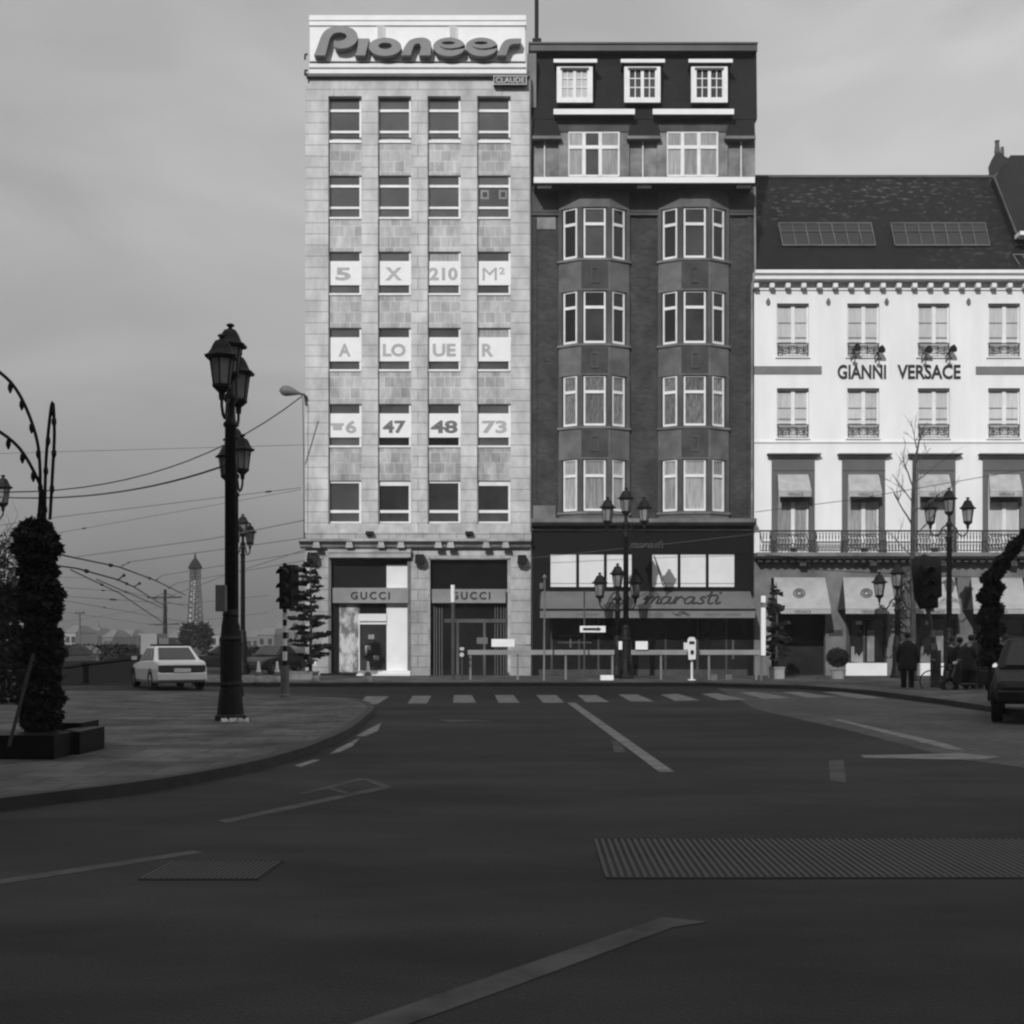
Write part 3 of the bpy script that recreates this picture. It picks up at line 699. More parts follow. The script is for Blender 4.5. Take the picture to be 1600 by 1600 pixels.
MB().pb(831,337,868,358,-.02,.015).build('stone_or_lit_patch', M['render_grey'], BB)  # paler slab painted in as the sunlit patch on the brick
b = MB()
for x in (835,1172): b.pb(x-4,336,x+4,812,-.02,.03)
b.split('quoin_strip', M['brick'], BB)
MB().pb(833,790,868,812,-.02,.06).build('stone_or_lit_patch', M['ledge_grey'], BB)
b = MB(); cornice(b, 830, 1178, [(812,.62),(818,.62),(821,.50),(822,.2)]); b.build('ledge', M['ledge_grey'], BB)
b = MB(); cornice(b, 831, 1177, [(826,.16),(829,.16),(832,.02)]); b.build('ledge', M['bay_stone'], BB)
# dark ground storey
SB = MB(); SB.pb(832,832,1177,866,-.02,.03); SB.pb(832,917,1177,926,-.02,.03); SB.pb(832,866,860,917,-.02,.03); SB.pb(987,866,1019,917,-.02,.03); SB.pb(1147.5,866,1177,917,-.02,.03)
SB.pb(832,926,842,1062,-.02,.05); SB.pb(1168,926,1177,1062,-.02,.05)
for x in (902.5, 945.8, 977.5, 1061, 1105): SB.pb(x-2.2,866,x+2.2,917,-.02,.02)
sb = SB.build('shop_front', M['black_front'], BB)
xs = [(860,900.3),(904.7,943.6),(948,975.3),(979.7,987),(1019,1058.8),(1063.2,1102.8),(1107.2,1147.5)]
for a, b2 in xs: MB().pb(a,866,b2,917,-.019,-.005).build('bright_pane', M['blind_white'], sb)
b = MB(); b.pb(860,911,987,912,-.004,.006); b.pb(1019,911,1147.5,912,-.004,.006); b.build('glazing_bar', M['render_grey'], sb)
MB().pb(842,966,1168,1056,-.019,-.004).build('dark_glazing', M['dark_glass'], sb)
b = MB()
for x in (862,905,935,985,1040,1090,1135): b.pb(x-1.5,966,x+1.5,1050,-.004,.03)
b.pb(842,1046,1168,1060,-.004,.06); b.build('window_bars', M['bay_panel'], sb)
b = MB(); b.pb(872,992,910,994,-.004,.05); b.pb(890,994,893,1012,-.004,.05); b.pb(872,1003,925,1005,-.004,.06); b.pb(1022,987,1038,990,-.004,.04); b.pb(1144,1000,1147,1030,-.004,.04); b.build('display', M['bay_stone'], sb)
# big awning
AW = thing('shop_awning', 'wide grey awning with dark script lettering and a valance on the dark shop front', 'awning', (XW(1010), F, ZW(953)))
pr = 1.5; ta, tb = P(846,925,F-.04), P(1172,925,F-.04); ba, bb2 = P(844,952,F-pr), P(1180,952,F-pr)
mb = MB(); nrm = Vector((0,-.6,.8))*.03
mb.hexa([ba,bb2,tb,ta], [p+nrm for p in (ba,bb2,tb,ta)]); mb.build('canopy', M['awning_grey'], AW)
mb = MB(); mb.box(XW(844,F-pr),XW(1180,F-pr),F-pr-.02,F-pr+.01,ZW(965.5,F-pr),ZW(954,F-pr)); mb.build('valance', M['awning_val'], AW)
mb = MB(); mb.tube([P(842,952.5,F-pr-.03),P(1181,952.5,F-pr-.03)],.04,8); mb.build('front_bar', M['iron'], AW)
mb = MB()
for x in (844.5,1179.5): mb.tube([P(x,953,F-pr),P(x,962,F-.05)],.03,6)
mb.build('arm', M['iron'], AW)
def awn(u, v, wd):   # photo column/row on the canopy plane
    t = (v-925)/(952-925); Y = (F-.04)+(-pr+.04)*t
    # solve for true depth of the row on the sloping cloth
    z0, z1 = ta.z, ba.z; y0, y1 = ta.y, ba.y
    k = (HZ-v)/FPX; # z-CH = k*Y
    s_ = ((z0-CH)-k*y0)/(k*(y1-y0)-(z1-z0)); Y = y0+(y1-y0)*s_
    p = P(u, v, Y); return p+nrm*(1.0+wd)
def stroke(name, path, fn, r, m, par):
    mb = MB()
    for poly in path: mb.tube([fn(u, v, .6) for u, v in catmull(poly, False, 5)], r, 5)
    return mb.build(name, m, par)
def cursive(seq, x0, base, xh, wsc, slant=.35):
    L = {'m': ([(0,.6),(.15,1),(.25,.8),(.15,0),(.35,.8),(.55,1),(.6,.8),(.5,0),(.7,.8),(.9,1),(.98,.8),(.9,.1),(1.15,.1)], 1.1),
         'a': ([(.62,.8),(.4,1),(.12,.75),(.08,.25),(.28,0),(.52,.3),(.64,.95),(.60,.4),(.66,.02),(.85,.15)], .9),
         'r': ([(-.05,.15),(.12,.98),(.16,.7),(.10,.0),(.18,.6),(.38,.98),(.55,.85),(.62,.7)], .68),
         's': ([(.50,.85),(.32,1.0),(.16,.78),(.34,.52),(.44,.22),(.26,0),(.02,.12)], .58),
         't': ([(.20,1.8),(.17,1.0),(.15,.3),(.26,0),(.48,.15)], .55), 'T': ([(-.05,1.12),(.65,1.22)], 0),
         'i': ([(.16,1.0),(.12,.3),(.22,0),(.42,.2)], .45), 'd': ([(-.22,1.45),(-.17,1.6)], 0), 'P': ([(.1,0),(.3,1.6),(.9,1.5),(.8,.9),(.3,.8)], 1.0), 'z': ([(0,.9),(.5,1),(.05,0),(.6,.05)], .65)}
    out = []; x = x0
    for ch in seq:
        pts, adv = L[ch]
        off = -0.55*wsc if ch == 'T' else 0
        out.append([(x+off+u*wsc+v*xh*slant, base-v*xh) for u, v in pts]); x += adv*wsc
    return out
stroke('script_lettering', cursive('marastTid', 1004, 945, 11, 23.5, .3), awn, .046, M['lettering_dark'], AW)
stroke('script_lettering', cursive('Piz', 947, 945, 10, 17.0), awn, .032, M['lettering_dark'], AW)
def val(u, v, wd): return P(u, v, F-pr-.03)
dsh = MB()
for a, b2 in ((902,912),(915,938),(1101,1127),(1133,1157)):
    x = a
    while x < b2-2: dsh.box(XW(x,F-pr),XW(x+2.2,F-pr),F-pr-.03,F-pr-.02,ZW(961.5,F-pr),ZW(958.5,F-pr)); x += 3.1
for xe in (959,1011,1029): dsh.prism([(xe+8*math.cos(t*.5236),960-4.2*math.sin(t*.5236)) for t in range(12)], lambda u,v,wd: Vector((XW(u,F-pr),F-pr-.02-wd,ZW(v,F-pr))), 0, .012)
dsh.build('valance_print', M['lettering_grey'], AW)
stroke('valance_emblem', [[(1050,957),(1060,962),(1068,958),(1076,963)],[(1055,961),(1066,956),(1078,961)]], val, .018, M['lettering_dark'], AW)
fs = thing('script_wall_sign', 'faint thin script lettering on the black wall above the bright panes', 'sign', (XW(1010), F, ZW(850)))
stroke('script_lettering', cursive('marastTi', 984, 856, 7, 10.2), lambda u, v, wd: P(u, v, F-.07), .02, M['bay_stone'], fs)
fm = MB(); fm.tube([P(1022,868,F-.1),P(1036,915,F-1.0)],.02,5); fm.tube([P(1022,868,F-.1),P(1041,918,F-.6)],.02,5)
tag(fm.build('flagpole', M['iron']), 'pair of thin dark poles slanting across the bright pane above the awning', 'pole')

# ================================================================ WHITE BUILDING
WB = thing('white_building', 'white painted building with slate roof, iron balcony and grey window surrounds', 'building', (XW(1500), F, 0))
XR = 2050
w = MB(); w.pb(1178.5,440,XR,884,-12,-.25)
wins = [1239+110*k for k in range(8)]
# front skin with window openings
def skin(y0, y1, tops, bots, hw):
    pass
ROWS = [(474,559),(606.5,686)]
yb = [440,474,559,606.5,686,717,864]
skinb = MB()
skinb.pb(1178.5,440,XR,474,-.25,0); skinb.pb(1178.5,559,XR,606.5,-.25,0); skinb.pb(1178.5,686,XR,712,-.25,0)
for (y0, y1) in ROWS:
    e = [1178.5]+[q for wx in wins[:-1] for q in (wx-25, wx+25)]+[XR]
    for i in range(0, len(e), 2): skinb.pb(e[i], y0, e[i+1], y1, -.25, 0)
e = [1178.5]+[q for wx in wins[:-1] for q in (wx-33, wx+34)]+[XR]
for i in range(0, len(e), 2): skinb.pb(e[i], 712, e[i+1], 872, -.25, 0)
w.v += []; w.build('core', M['stucco'], WB)
skinb.build('wall', M['stucco'], WB)
MB().pb(1178.5,689,XR,691.5,0,.05).build('string_course', M['stucco'], WB)
# cornice
b = MB(); cornice(b, 1176, XR, [(428,.62),(433,.62),(436,.50),(441,.50),(441.2,.0)]); b.build('cornice', M['white_paint'], WB)
b = MB(); x = 1182
while x < XR: b.pb(x-3.5,442,x+3.5,448.5,0,.36); x += 24.8
b.build('modillion', M['white_paint'], WB); 
MB().pb(1178.5,449.5,XR,453,0,.06).build('moulding', M['stucco'], WB)
# roof
e0 = P(1179,428,F-.1); slope = 1.29; e0 = P(1179,428,F-.45)
def onroof(x, y, up=0.0, e=0.0):
    z0 = e0.z; k = (HZ-y)/FPX   # z-CH = k Y ; z = z0+slope*(Y-F)
    Y = (z0-CH-slope*(F-.45))/(k-slope)
    return P(x, y, Y)+Vector((0,-.79,.61))*up
r_ = MB(); q = [P(1172,428,F-.45), P(XR,428,F-.45)]; tl, tr2 = onroof(1172,277), onroof(XR,277)
X0, X1 = XW(1180), XW(XR)
for v_ in (q[0], tl): v_.x = X0
for v_ in (q[1], tr2): v_.x = X1
back = 5.0
r_.add([q[0],q[1],tr2,tl, Vector((X0,tl.y+back,q[0].z)), Vector((X1,tl.y+back,q[0].z))], [(0,1,2,3),(3,2,5,4),(0,3,4),(1,5,2),(0,4,5,1)])
M['slate_lichen'] = block_mat('lichened_slates', .010, .007, .004, .30, .20, .008, dirt=.3, dscale=.6, rough=.8)
_t = M['slate_lichen'].node_tree; _b = _t.nodes['Principled BSDF']; src = _b.inputs['Base Color'].links[0].from_socket
n1 = N(_t,'ShaderNodeTexNoise'); n1.inputs['Scale'].default_value = 3.2; n1.inputs['Detail'].default_value = 3
n2 = N(_t,'ShaderNodeTexNoise'); n2.inputs['Scale'].default_value = .16; n2.inputs['Detail'].default_value = 2
cc = N(_t,'ShaderNodeTexCoord'); mq = N(_t,'ShaderNodeMapping'); mq.inputs['Scale'].default_value = (1,1,2.2); _t.links.new(cc.outputs['Object'], mq.inputs[0]); _t.links.new(mq.outputs[0], n1.inputs[0]); _t.links.new(cc.outputs['Object'], n2.inputs[0])
mA = N(_t,'ShaderNodeMapRange'); mA.inputs[1].default_value = .56; mA.inputs[2].default_value = .70; _t.links.new(n1.outputs[0], mA.inputs[0])
mB_ = N(_t,'ShaderNodeMapRange'); mB_.inputs[1].default_value = .40; mB_.inputs[2].default_value = .62; _t.links.new(n2.outputs[0], mB_.inputs[0])
mC = N(_t,'ShaderNodeMath', operation='MULTIPLY'); _t.links.new(mA.outputs[0], mC.inputs[0]); _t.links.new(mB_.outputs[0], mC.inputs[1])
mD = N(_t,'ShaderNodeMath', operation='MULTIPLY_ADD'); _t.links.new(mC.outputs[0], mD.inputs[0]); mD.inputs[1].default_value = .075; _t.links.new(src, mD.inputs[2]); _t.links.new(mD.outputs[0], _b.inputs['Base Color'])
rf = r_.build('roof', M['slate_lichen'], WB)
rt = MB(); rt.tube([tl+Vector((0,0,.02)), tr2+Vector((0,0,.02))], .09, 6); rt.build('ridge_tiles', M['zinc'], rf)
for k, (xa, xb) in enumerate(((1216,1360),(1391,1538),(1580,1720))):
    sk = MB(); c4 = [onroof(xa+6.5,385.5), onroof(xb+7.5,385.5), onroof(xb,351), onroof(xa,351)]
    def lift(ps, u): return [p+Vector((0,-.79,.61))*u for p in ps]
    sk.hexa(lift(c4,.0), lift(c4,.07)); so = sk.build('skylight', M['roof_glass'], rf)
    br_ = MB(); n_ = 7
    for i in range(n_+1):
        a = c4[0].lerp(c4[1], i/n_); b2 = c4[3].lerp(c4[2], i/n_); br_.tube(lift([a, b2],.09), .022, 4)
    br_.tube(lift([c4[0].lerp(c4[3],.62), c4[1].lerp(c4[2],.62)],.09), .02, 4); br_.tube(lift([c4[0],c4[1]],.08), .04, 4); br_.tube(lift([c4[3],c4[2]],.08), .035, 4)
    br_.build('glazing_bars', M['bay_light'], so)
# higher slate roof of the house next door, standing at the right end
NR = thing('neighbouring_house', 'dark steep slate roof of the next house rising beside a chimney stack', 'building', (XW(1575), F+3, ZW(430)))
r_ = MB(); a, b2 = onroof(1586,385,.4), onroof(1549,290,.4); t2 = onroof(1547,255,.4)
c1 = Vector((b2.x-.1, t2.y, t2.z))
A_ = [a+Vector((.15,-.1,-2.0)), Vector((X1,a.y-.1,a.z-2.0)), Vector((X1,a.y-.1,a.z)), a]
top = onroof(1575,255,.4)
pts = [a, Vector((X1,a.y,a.z)), Vector((X1,top.y,top.z)), top, b2]
r_.prism([(0,0)]*3, lambda u,v,wd: Vector((0,0,0)), 0, 0) if False else None
n5 = len(pts); bk = [p+Vector((0,3.5,-.2)) for p in pts]
r_.add(pts+bk, [(0,1,2,3,4)]+[(i,(i+1)%n5,n5+(i+1)%n5,n5+i) for i in range(n5)]+[tuple(range(n5,2*n5))[::-1]])
r_.build('roof', M['slate'], NR)
vg = MB(); vg.tube([a+Vector((0,-.03,0)), b2+Vector((0,-.03,0)), b2.lerp(top,.2)], .04, 5); vg.build('verge', M['bay_stone'], NR)
mbx = MB(); pz = a+Vector((-.1,-.5,.05)); mbx.box(pz.x, X1, pz.y, pz.y+.6, pz.z-.06, pz.z+.10); mbx.build('dormer_eave', M['white_paint'], NR)
sk = MB(); c4 = [onroof(1592,416,.08), onroof(1660,416,.08), onroof(1650,400,.08), onroof(1582,400,.08)]
for i in range(6): sk.tube([c4[0].lerp(c4[1],i/5), c4[3].lerp(c4[2],i/5)], .02, 4)
sk.tube([c4[3],c4[2]],.025,4); sk.build('skylight_frame', M['ledge_grey'], NR)
CSY = F+4.3
ck = MB(); ck.prism([(1546,282),(1544,262),(1549,250),(1555,240),(1562,238),(1566,240),(1571,245),(1577,247),(1577,262),(1574,282)][::-1], lambda u,v,wd: P(u,v,CSY+wd), -.5, .5)
ck.build('chimney', M['soffit'], NR)
cp_ = MB(); cp_.lathe([(.11,0),(.13,.1),(.09,.5),(.12,.6)], P(1558,241,CSY), 10); cp_.lathe([(.09,0),(.07,.35)], P(1566,242,CSY), 10); cp_.build('chimney_pot', M['zinc'], NR)
# windows rows A, B
def leaf_window(wx, y0, y1, curtain, rail, par=WB):
    fr = MB(); D0, D1 = -.24, -.12
    fr.pb(wx-3,y0+3,wx+3,y1,D0,D1+.02); fr.pb(wx+21,y0+3,wx+25,y1,D0,D1); fr.pb(wx-25,y0+3,wx-23.5,y1,D0,D1); fr.pb(wx-25,y0,wx+25,y0+3,D0,D1)
    fr.pb(wx-23.5,y1-24,wx+21,y1-22.6,D0,D1-.01); fr.pb(wx-25,y1-6,wx+25,y1,D0,D1-.004)
    wn = fr.build('window', M['white_frame'], par)
    MB().pb(wx-25,y0,wx+25,y0+4,D1+.04,-.05).build('head_dark_strip', M['bay_stone'], wn)  # dark strip standing in for the shade under the window head
    for xa, xb in ((wx-23.5,wx-3),(wx+3,wx+21)):
        MB().pb(xa,y0+3,xb,y1-6,D0,D1-.05).build('pane', M[curtain], wn)
    gb = MB(); gb.pb(wx-23.5,y0+30,wx-3,y0+31.3,D1-.05,D1-.03); gb.pb(wx+3,y0+30,wx+21,y0+31.3,D1-.05,D1-.03); gb.pb(wx-23.5,y1-30,wx-3,y1-28.5,D1-.05,D1-.03); gb.pb(wx+3,y1-30,wx+21,y1-28.5,D1-.05,D1-.03)
    gb.build('glazing_bars', M['ledge_grey'], wn)
    if rail:
        ra = MB(); yt = y1-21
        ra.pb(wx-25,yt,wx+25,yt+1.6,.0,.05); ra.pb(wx-24,yt+3.5,wx+24,yt+4.3,.01,.04)
        ra.pb(wx-24,yt+15.5,wx+24,yt+16.5,.01,.04)
        for s_ in (-1,1):
            for (u, v0, v1) in ((23,2,19),(17,4,16),(6,4,16)): ra.pb(wx+s_*u-.6,yt+v0,wx+s_*u+.6,yt+v1,.01,.04)
            ra.tube([P(wx+s_*(6+11*i/6), yt+4+6*math.sin(i/6*math.pi)+6*(i/6), F-.03) for i in range(7)], .018, 4)
            ra.tube([P(wx+s_*(17-11*i/6), yt+15-6*math.sin(i/6*math.pi)-4*(i/6), F-.03) for i in range(7)], .018, 4)
            ra.tube([P(wx+s_*(23-4*math.sin(i/6*math.pi)), yt+3+15*i/6, F-.03) for i in range(7)], .02, 4)
            ra.tube([P(wx+s_*(4*math.sin(i/6*math.pi)), yt+5+8*i/6, F-.03) for i in range(7)], .016, 4)
        ra.build('window_rail', M['rail_iron'], wn)
    MB().pb(wx-27,y1,wx+27,y1+2,-.1,.07).build('sill', M['stucco'], wn)
for wx in wins[:-1]:
    if wx > XR-40: break
    leaf_window(wx, 474, 557, 'curtain_bright', True); leaf_window(wx, 607, 684, 'curtain_bright', True)
for i, x in enumerate((1200,1294,1385,1513,1622)):
    a_ = MB(); a_.prism([(-3.5,0),(-2,3.5),(0,6.5),(2,3.5),(3.5,0),(2,-4),(0,-5),(-2,-4)], lambda u,v,wd: Vector((XW(x+u),F-wd,ZW(472-v))), 0, .06); a_.build('wall_anchor', M['awning_grey'], WB)
b = MB(); b.pb(1178.5,572,1284,584.5,0,.03); b.pb(1525,572.5,1640,585,0,.03); b.split('grey_band', M['awning_val'], WB)
WL = thing('wall_lettering', 'tall dark capital lettering in two words on the white facade', 'sign', (XW(1404), F, ZW(592)))
text('GIANNI', 'lettering', (1308.5,-592,1384,-570), on_facade(0), .05, M['lettering_dark'], WL, bold=.018)
text('VERSACE', 'lettering', (1402,-592,1500.5,-570), on_facade(0), .05, M['lettering_dark'], WL, bold=.018)
for i, (x, y) in enumerate(((1335,546),(1373,549),(1446,549),(1484,548))):
    sp = thing('sign_spotlight', ['black spotlight at the window rail above the first lettering word, near its start', 'black spotlight at the window corner above the end of the first lettering word', 'black spotlight on the window rail above the start of the second lettering word', 'black spotlight at the window corner above the end of the second lettering word'][i], 'spotlight', (XW(x), F, ZW(558)), 'spotlights over the wall lettering')
    s1 = MB(); s1.prism([(-5.5,-4),(5,-4.5),(5,0),(1,6),(-3,4)], lambda u,v,wd: Vector((XW(x+u),F-wd,ZW(y-v))), .25, .5); s1.build('housing', M['iron'], sp)
    s1 = MB(); s1.tube([P(x-6,y+9,F-.02),P(x-6,y+9,F-.3),P(x,y,F-.3)],.03,5); s1.tube([P(x,y+3,F-.3),P(x,y+13,F-.3)],.03,5); s1.build('arm', M['iron'], sp)
    s1 = MB(); s1.lathe([(.0,0),(.11,.02),(.11,.09),(.0,.12)], P(x,y+14,F-.35), 8); s1.build('lamp', M['rail_iron'], sp)
# first-floor surrounds
for k, wx in enumerate(wins[:-1]):
    if wx > XR-40: break
    sr = MB(); sr.pb(wx-33,717,wx-24.5,866,-.25,.06); sr.pb(wx+25.5,717,wx+34,866,-.25,.06); sr.pb(wx-24.5,717,wx+25.5,741,-.25,.06)
    sr.pb(wx-33,733,wx+34,735,.06,.09); so = sr.build('window_surround', M['surround'], WB)
    cpm = MB(); cornice(cpm, wx-41, wx+42, [(709.5,.30),(711.5,.30)]); cpm.hexa([P(wx-33,717.5,F-.08),P(wx+34,717.5,F-.08),P(wx+34,717.5,F+.1),P(wx-33,717.5,F+.1)], [P(wx-40,711.6,F-.27),P(wx+41,711.6,F-.27),P(wx+41,711.6,F+.1),P(wx-40,711.6,F+.1)]); cpm.build('hood', M['ledge_grey'], so)
    leaf_window(wx, 741, 864, 'curtain' if k < 2 else 'curtain_bright', False)
    # small awning
    aw = MB(); t0, t1 = P(wx-24,742,F-.06), P(wx+24,742,F-.06); b0, b1 = P(wx-22,768,F-.62), P(wx+29,768,F-.62)
    aw.hexa([b0,b1,t1,t0], [p+Vector((0,-.012,.02)) for p in (b0,b1,t1,t0)]); ao = aw.build('window_awning', M['awning_mid'], WB)
    v_ = MB(); Yv = F-.63; v_.box(XW(wx-22,Yv),XW(wx+29,Yv),Yv-.01,Yv+.01,ZW(776,Yv),ZW(768,Yv)); v_.build('valance', M['awning_mid'], ao)
    dk = MB(); dk.box(XW(wx-20,F-.3),XW(wx+27,F-.3),F-.3,F-.28,ZW(785,F-.3),ZW(772,F-.3)); dk.build('awning_shade_strip', M['bay_panel'], ao)  # dark strip drawn for the shade below the small awning
    text('VERSACE', 'valance_lettering', (wx-8,-775,wx+16,-770), lambda u,v,wd,Yv=Yv: Vector((XW(u,Yv),Yv-.012-wd,ZW(-v,Yv))), .008, M['lettering_dark'], ao)
# balcony
BC = MB(); BC.pb(1183,863,XR,869,-.1,.75); bs = BC.build('balcony', M['ledge_grey'], WB)
b = MB(); b.pb(1183,869.5,XR,872,0,.66); x = 1188
while x < XR: b.prism([(-4.5,3),(4.5,3),(3,-3),(-3,-3)], lambda u,v,wd,x=x: Vector((XW(x+u,F-.5),F-wd,ZW(875-v,F-.5))), 0, .5); x += 12.4
b.build('modillion', M['bay_stone'], bs)
b = MB()
for x in (1255,1365,1475,1585): b.pb(x-5,869,x+5,884,0,.45)
b.split('bracket', M['bay_panel'], bs)
b = MB(); Yb = F-.70
b.tube([P(1187,829.5,Yb),P(XR,829.5,Yb)],.035,6); b.tube([P(1187,834,Yb),P(XR,834,Yb)],.015,4); b.tube([P(1187,860,Yb),P(XR,860,Yb)],.025,4)
x = 1188
while x < XR:
    solid = any(abs(x-(wx+1)) < 34 for wx in wins)
    b.tube([P(x,830,Yb),P(x,862,Yb)], .013, 4)
    if not solid:
        b.tube([P(x,836,Yb),P(x,842,Yb)], .03, 4); b.tube([P(x,852,Yb),P(x,857,Yb)], .026, 4)
    else:
        b.tube([P(x-2.5,836+2*math.sin(x),Yb),P(x+1.5,845,Yb),P(x-1.5,852,Yb),P(x+2.5,860,Yb)], .02, 4)
    x += 4.9
for wx in wins:
    for s_ in (-34,35):
        b.tube([P(wx+s_,829,Yb),P(wx+s_,863,Yb)], .035, 5)
    b.tube([P(wx+26*math.cos(t*.35),847+11*math.sin(t*.35),Yb) for t in range(19)], .016, 4); b.tube([P(wx+12*math.cos(t*.35),847+11*math.sin(t*.35),Yb) for t in range(19)], .016, 4)
b.tube([P(1187,829.5,Yb),P(1187,829.5,F)],.03,5)
b.build('railing', M['rail_iron'], bs)
# flower troughs / lamps on balcony
for i, x in enumerate((1241,1352,1462)):
    l = MB(); l.pb(x-4.5,856,x+4.5,862,.45,.66); tag(l.build('balcony_lamp', M['iron']), ['black lamp box on the balcony floor under the first tall window', 'black lamp box on the balcony floor under the second tall window', 'black lamp box on the balcony floor behind the tall candelabrum'][i], 'lamp', 'lamp boxes on the balcony')
# ground floor
gf = MB(); gf.pb(1178.5,880,XR,903,-.3,.0)
ops = [(1205,1290),(1322,1386),(1430,1496),(1520,1606),(1640,1726),(1750,1836)]
e = [1178.5]+[q for o in ops for q in o]+[XR]
for i in range(0, len(e), 2): gf.pb(e[i],903,e[i+1],1066,-.3,0)
gf.build('ground_floor_wall', M['ledge_grey'], WB)
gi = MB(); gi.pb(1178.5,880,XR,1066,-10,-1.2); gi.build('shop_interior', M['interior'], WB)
for k, (a, b2) in enumerate(ops):
    if k != 0:
        wn = MB(); wn.pb(a,960,a+6,1045,-.3,-.05); wn.pb(b2-3,960,b2,1045,-.3,-.05); wn.pb(a+27,965,a+30,1040,-.3,-.1); wn.pb(a,960,b2,968,-.3,-.08); wo = wn.build('shop_window', M['bay_panel'], WB)
        MB().pb(a+6,968,b2-3,1038,-.3,-.2).build('glass', M['dark_glass'], wo)
        d = MB(); d.prism([(a+8,1034),(a+16,1020),(a+20,1026),(a+27,1016),(a+27,1036)][::-1], lambda u,v,wd: P(u,v,F-wd), -.2, -.15); d.pb(a+33,985,a+44,1034,-.2,-.15); d.pb(a+8,1010,a+13,1034,-.2,-.16); d.build('display', M['render_grey'], wo)
        MB().pb(a+16,970,a+25,976,-.2,-.17).build('plaque', M['sign_white'], wo)
        MB().pb(a,1036,b2,1058,-.3,.10).build('white_plinth', M['white_paint'], wo)
    else:
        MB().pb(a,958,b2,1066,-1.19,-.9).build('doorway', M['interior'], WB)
    ax0, ax1 = [(1213,1298),(1321,1400),(1430,1500),(1521,1606),(1640,1726),(1750,1836)][k]
    Ya, Yb2 = F-.05, F-1.35
    aw = MB(); t0, t1 = P(ax0-4,903,Ya), P(ax1-9,903,Ya); b0, b1 = P(ax0,952,Yb2), P(ax1,952,Yb2)
    aw.hexa([b0,b1,t1,t0], [p+Vector((0,-.02,.02)) for p in (b0,b1,t1,t0)]); ao = aw.build('shop_blind', M['awning_pale'] if 'awning_pale' in M else M.setdefault('awning_pale', mat('pale_awning_cloth', .34, .85, .12, 1.6)), WB)
    v_ = MB(); v_.box(XW(ax0,Yb2),XW(ax1,Yb2),Yb2-.03,Yb2-.01,ZW(959,Yb2),ZW(952,Yb2)); v_.build('valance', M['awning_pale'], ao)
    tr_ = MB(); tr_.add([t0,b0,Vector((b0.x,Ya,b0.z)),t1,b1,Vector((b1.x,Ya,b1.z)), t0+Vector((.02,0,0)),b0+Vector((.02,0,0)),Vector((b0.x+.02,Ya,b0.z)),t1+Vector((-.02,0,0)),b1+Vector((-.02,0,0)),Vector((b1.x-.02,Ya,b1.z))], [(0,1,2),(3,5,4),(6,8,7),(9,10,11)]); tr_.split('side_flap', M['bay_panel'], ao)
    xm = (ax0+ax1)/2-6
    text('VERSACE', 'valance_lettering', (xm-9,-958,xm+17,-953.5), lambda u,v,wd: Vector((XW(u,Yb2),Yb2-.031-wd,ZW(-v,Yb2))), .01, M['lettering_dark'], ao)
    def cl(u, v):
        kk = (HZ-v)/FPX; s_ = ((t0.z-CH)-kk*Ya)/(kk*(Yb2-Ya)-(b0.z-t0.z)); return P(u, v, Ya+(Yb2-Ya)*s_)+Vector((0,-.035,.03))
    em = MB()
    em.tube([cl(xm-1+8.5*math.cos(t*math.pi/10), 928+6.5*math.sin(t*math.pi/10)) for t in range(21)], .035, 5); em.tube([cl(xm-1+4.5*math.cos(t*math.pi/6), 928+3.4*math.sin(t*math.pi/6)) for t in range(13)], .05, 5)
    em.build('round_emblem', M['awning_grey'], ao)
MB().pb(1295,984,1317,993,0,.04).build('plaque', M['bay_panel'], WB)
# ================================================================ STREET FURNITURE
def lantern(par, x, z, s=1.02):
    """x along the arm, z = rim height"""
    b = MB()
    for k in range(6):
        a = math.pi/3*k; b.tube([(x+.215*s*math.cos(a), .215*s*math.sin(a), z), (x+.15*s*math.cos(a), .15*s*math.sin(a), z-.47*s)], .016, 4)
    b.lathe([(.17*s,-.47*s),(.17*s,-.52*s),(.06*s,-.62*s),(.05*s,-.74*s)], (x,0,z), 6); b.lathe([(.22*s,-.03),(.28*s,.0)], (x,0,z), 6)
    L_ = b.build('lantern', M['iron'], par)
    c = MB(); c.lathe([(.30*s,-.015),(.315*s,.03),(.25*s,.06),(.20*s,.13*s),(.155*s,.23*s),(.115*s,.29*s),(.10*s,.30*s),(.06*s,.31*s),(.03*s,.345*s),(.075*s,.37*s),(.075*s,.395*s),(.02*s,.42*s)], (x,0,z), 6)
    c.build('cap', M['iron'], L_)
    g_ = MB(); g_.lathe([(.145*s,-.465*s),(.205*s,-.005)], (x,0,z), 6); g_.build('glass', M['lantern_glass'], L_)
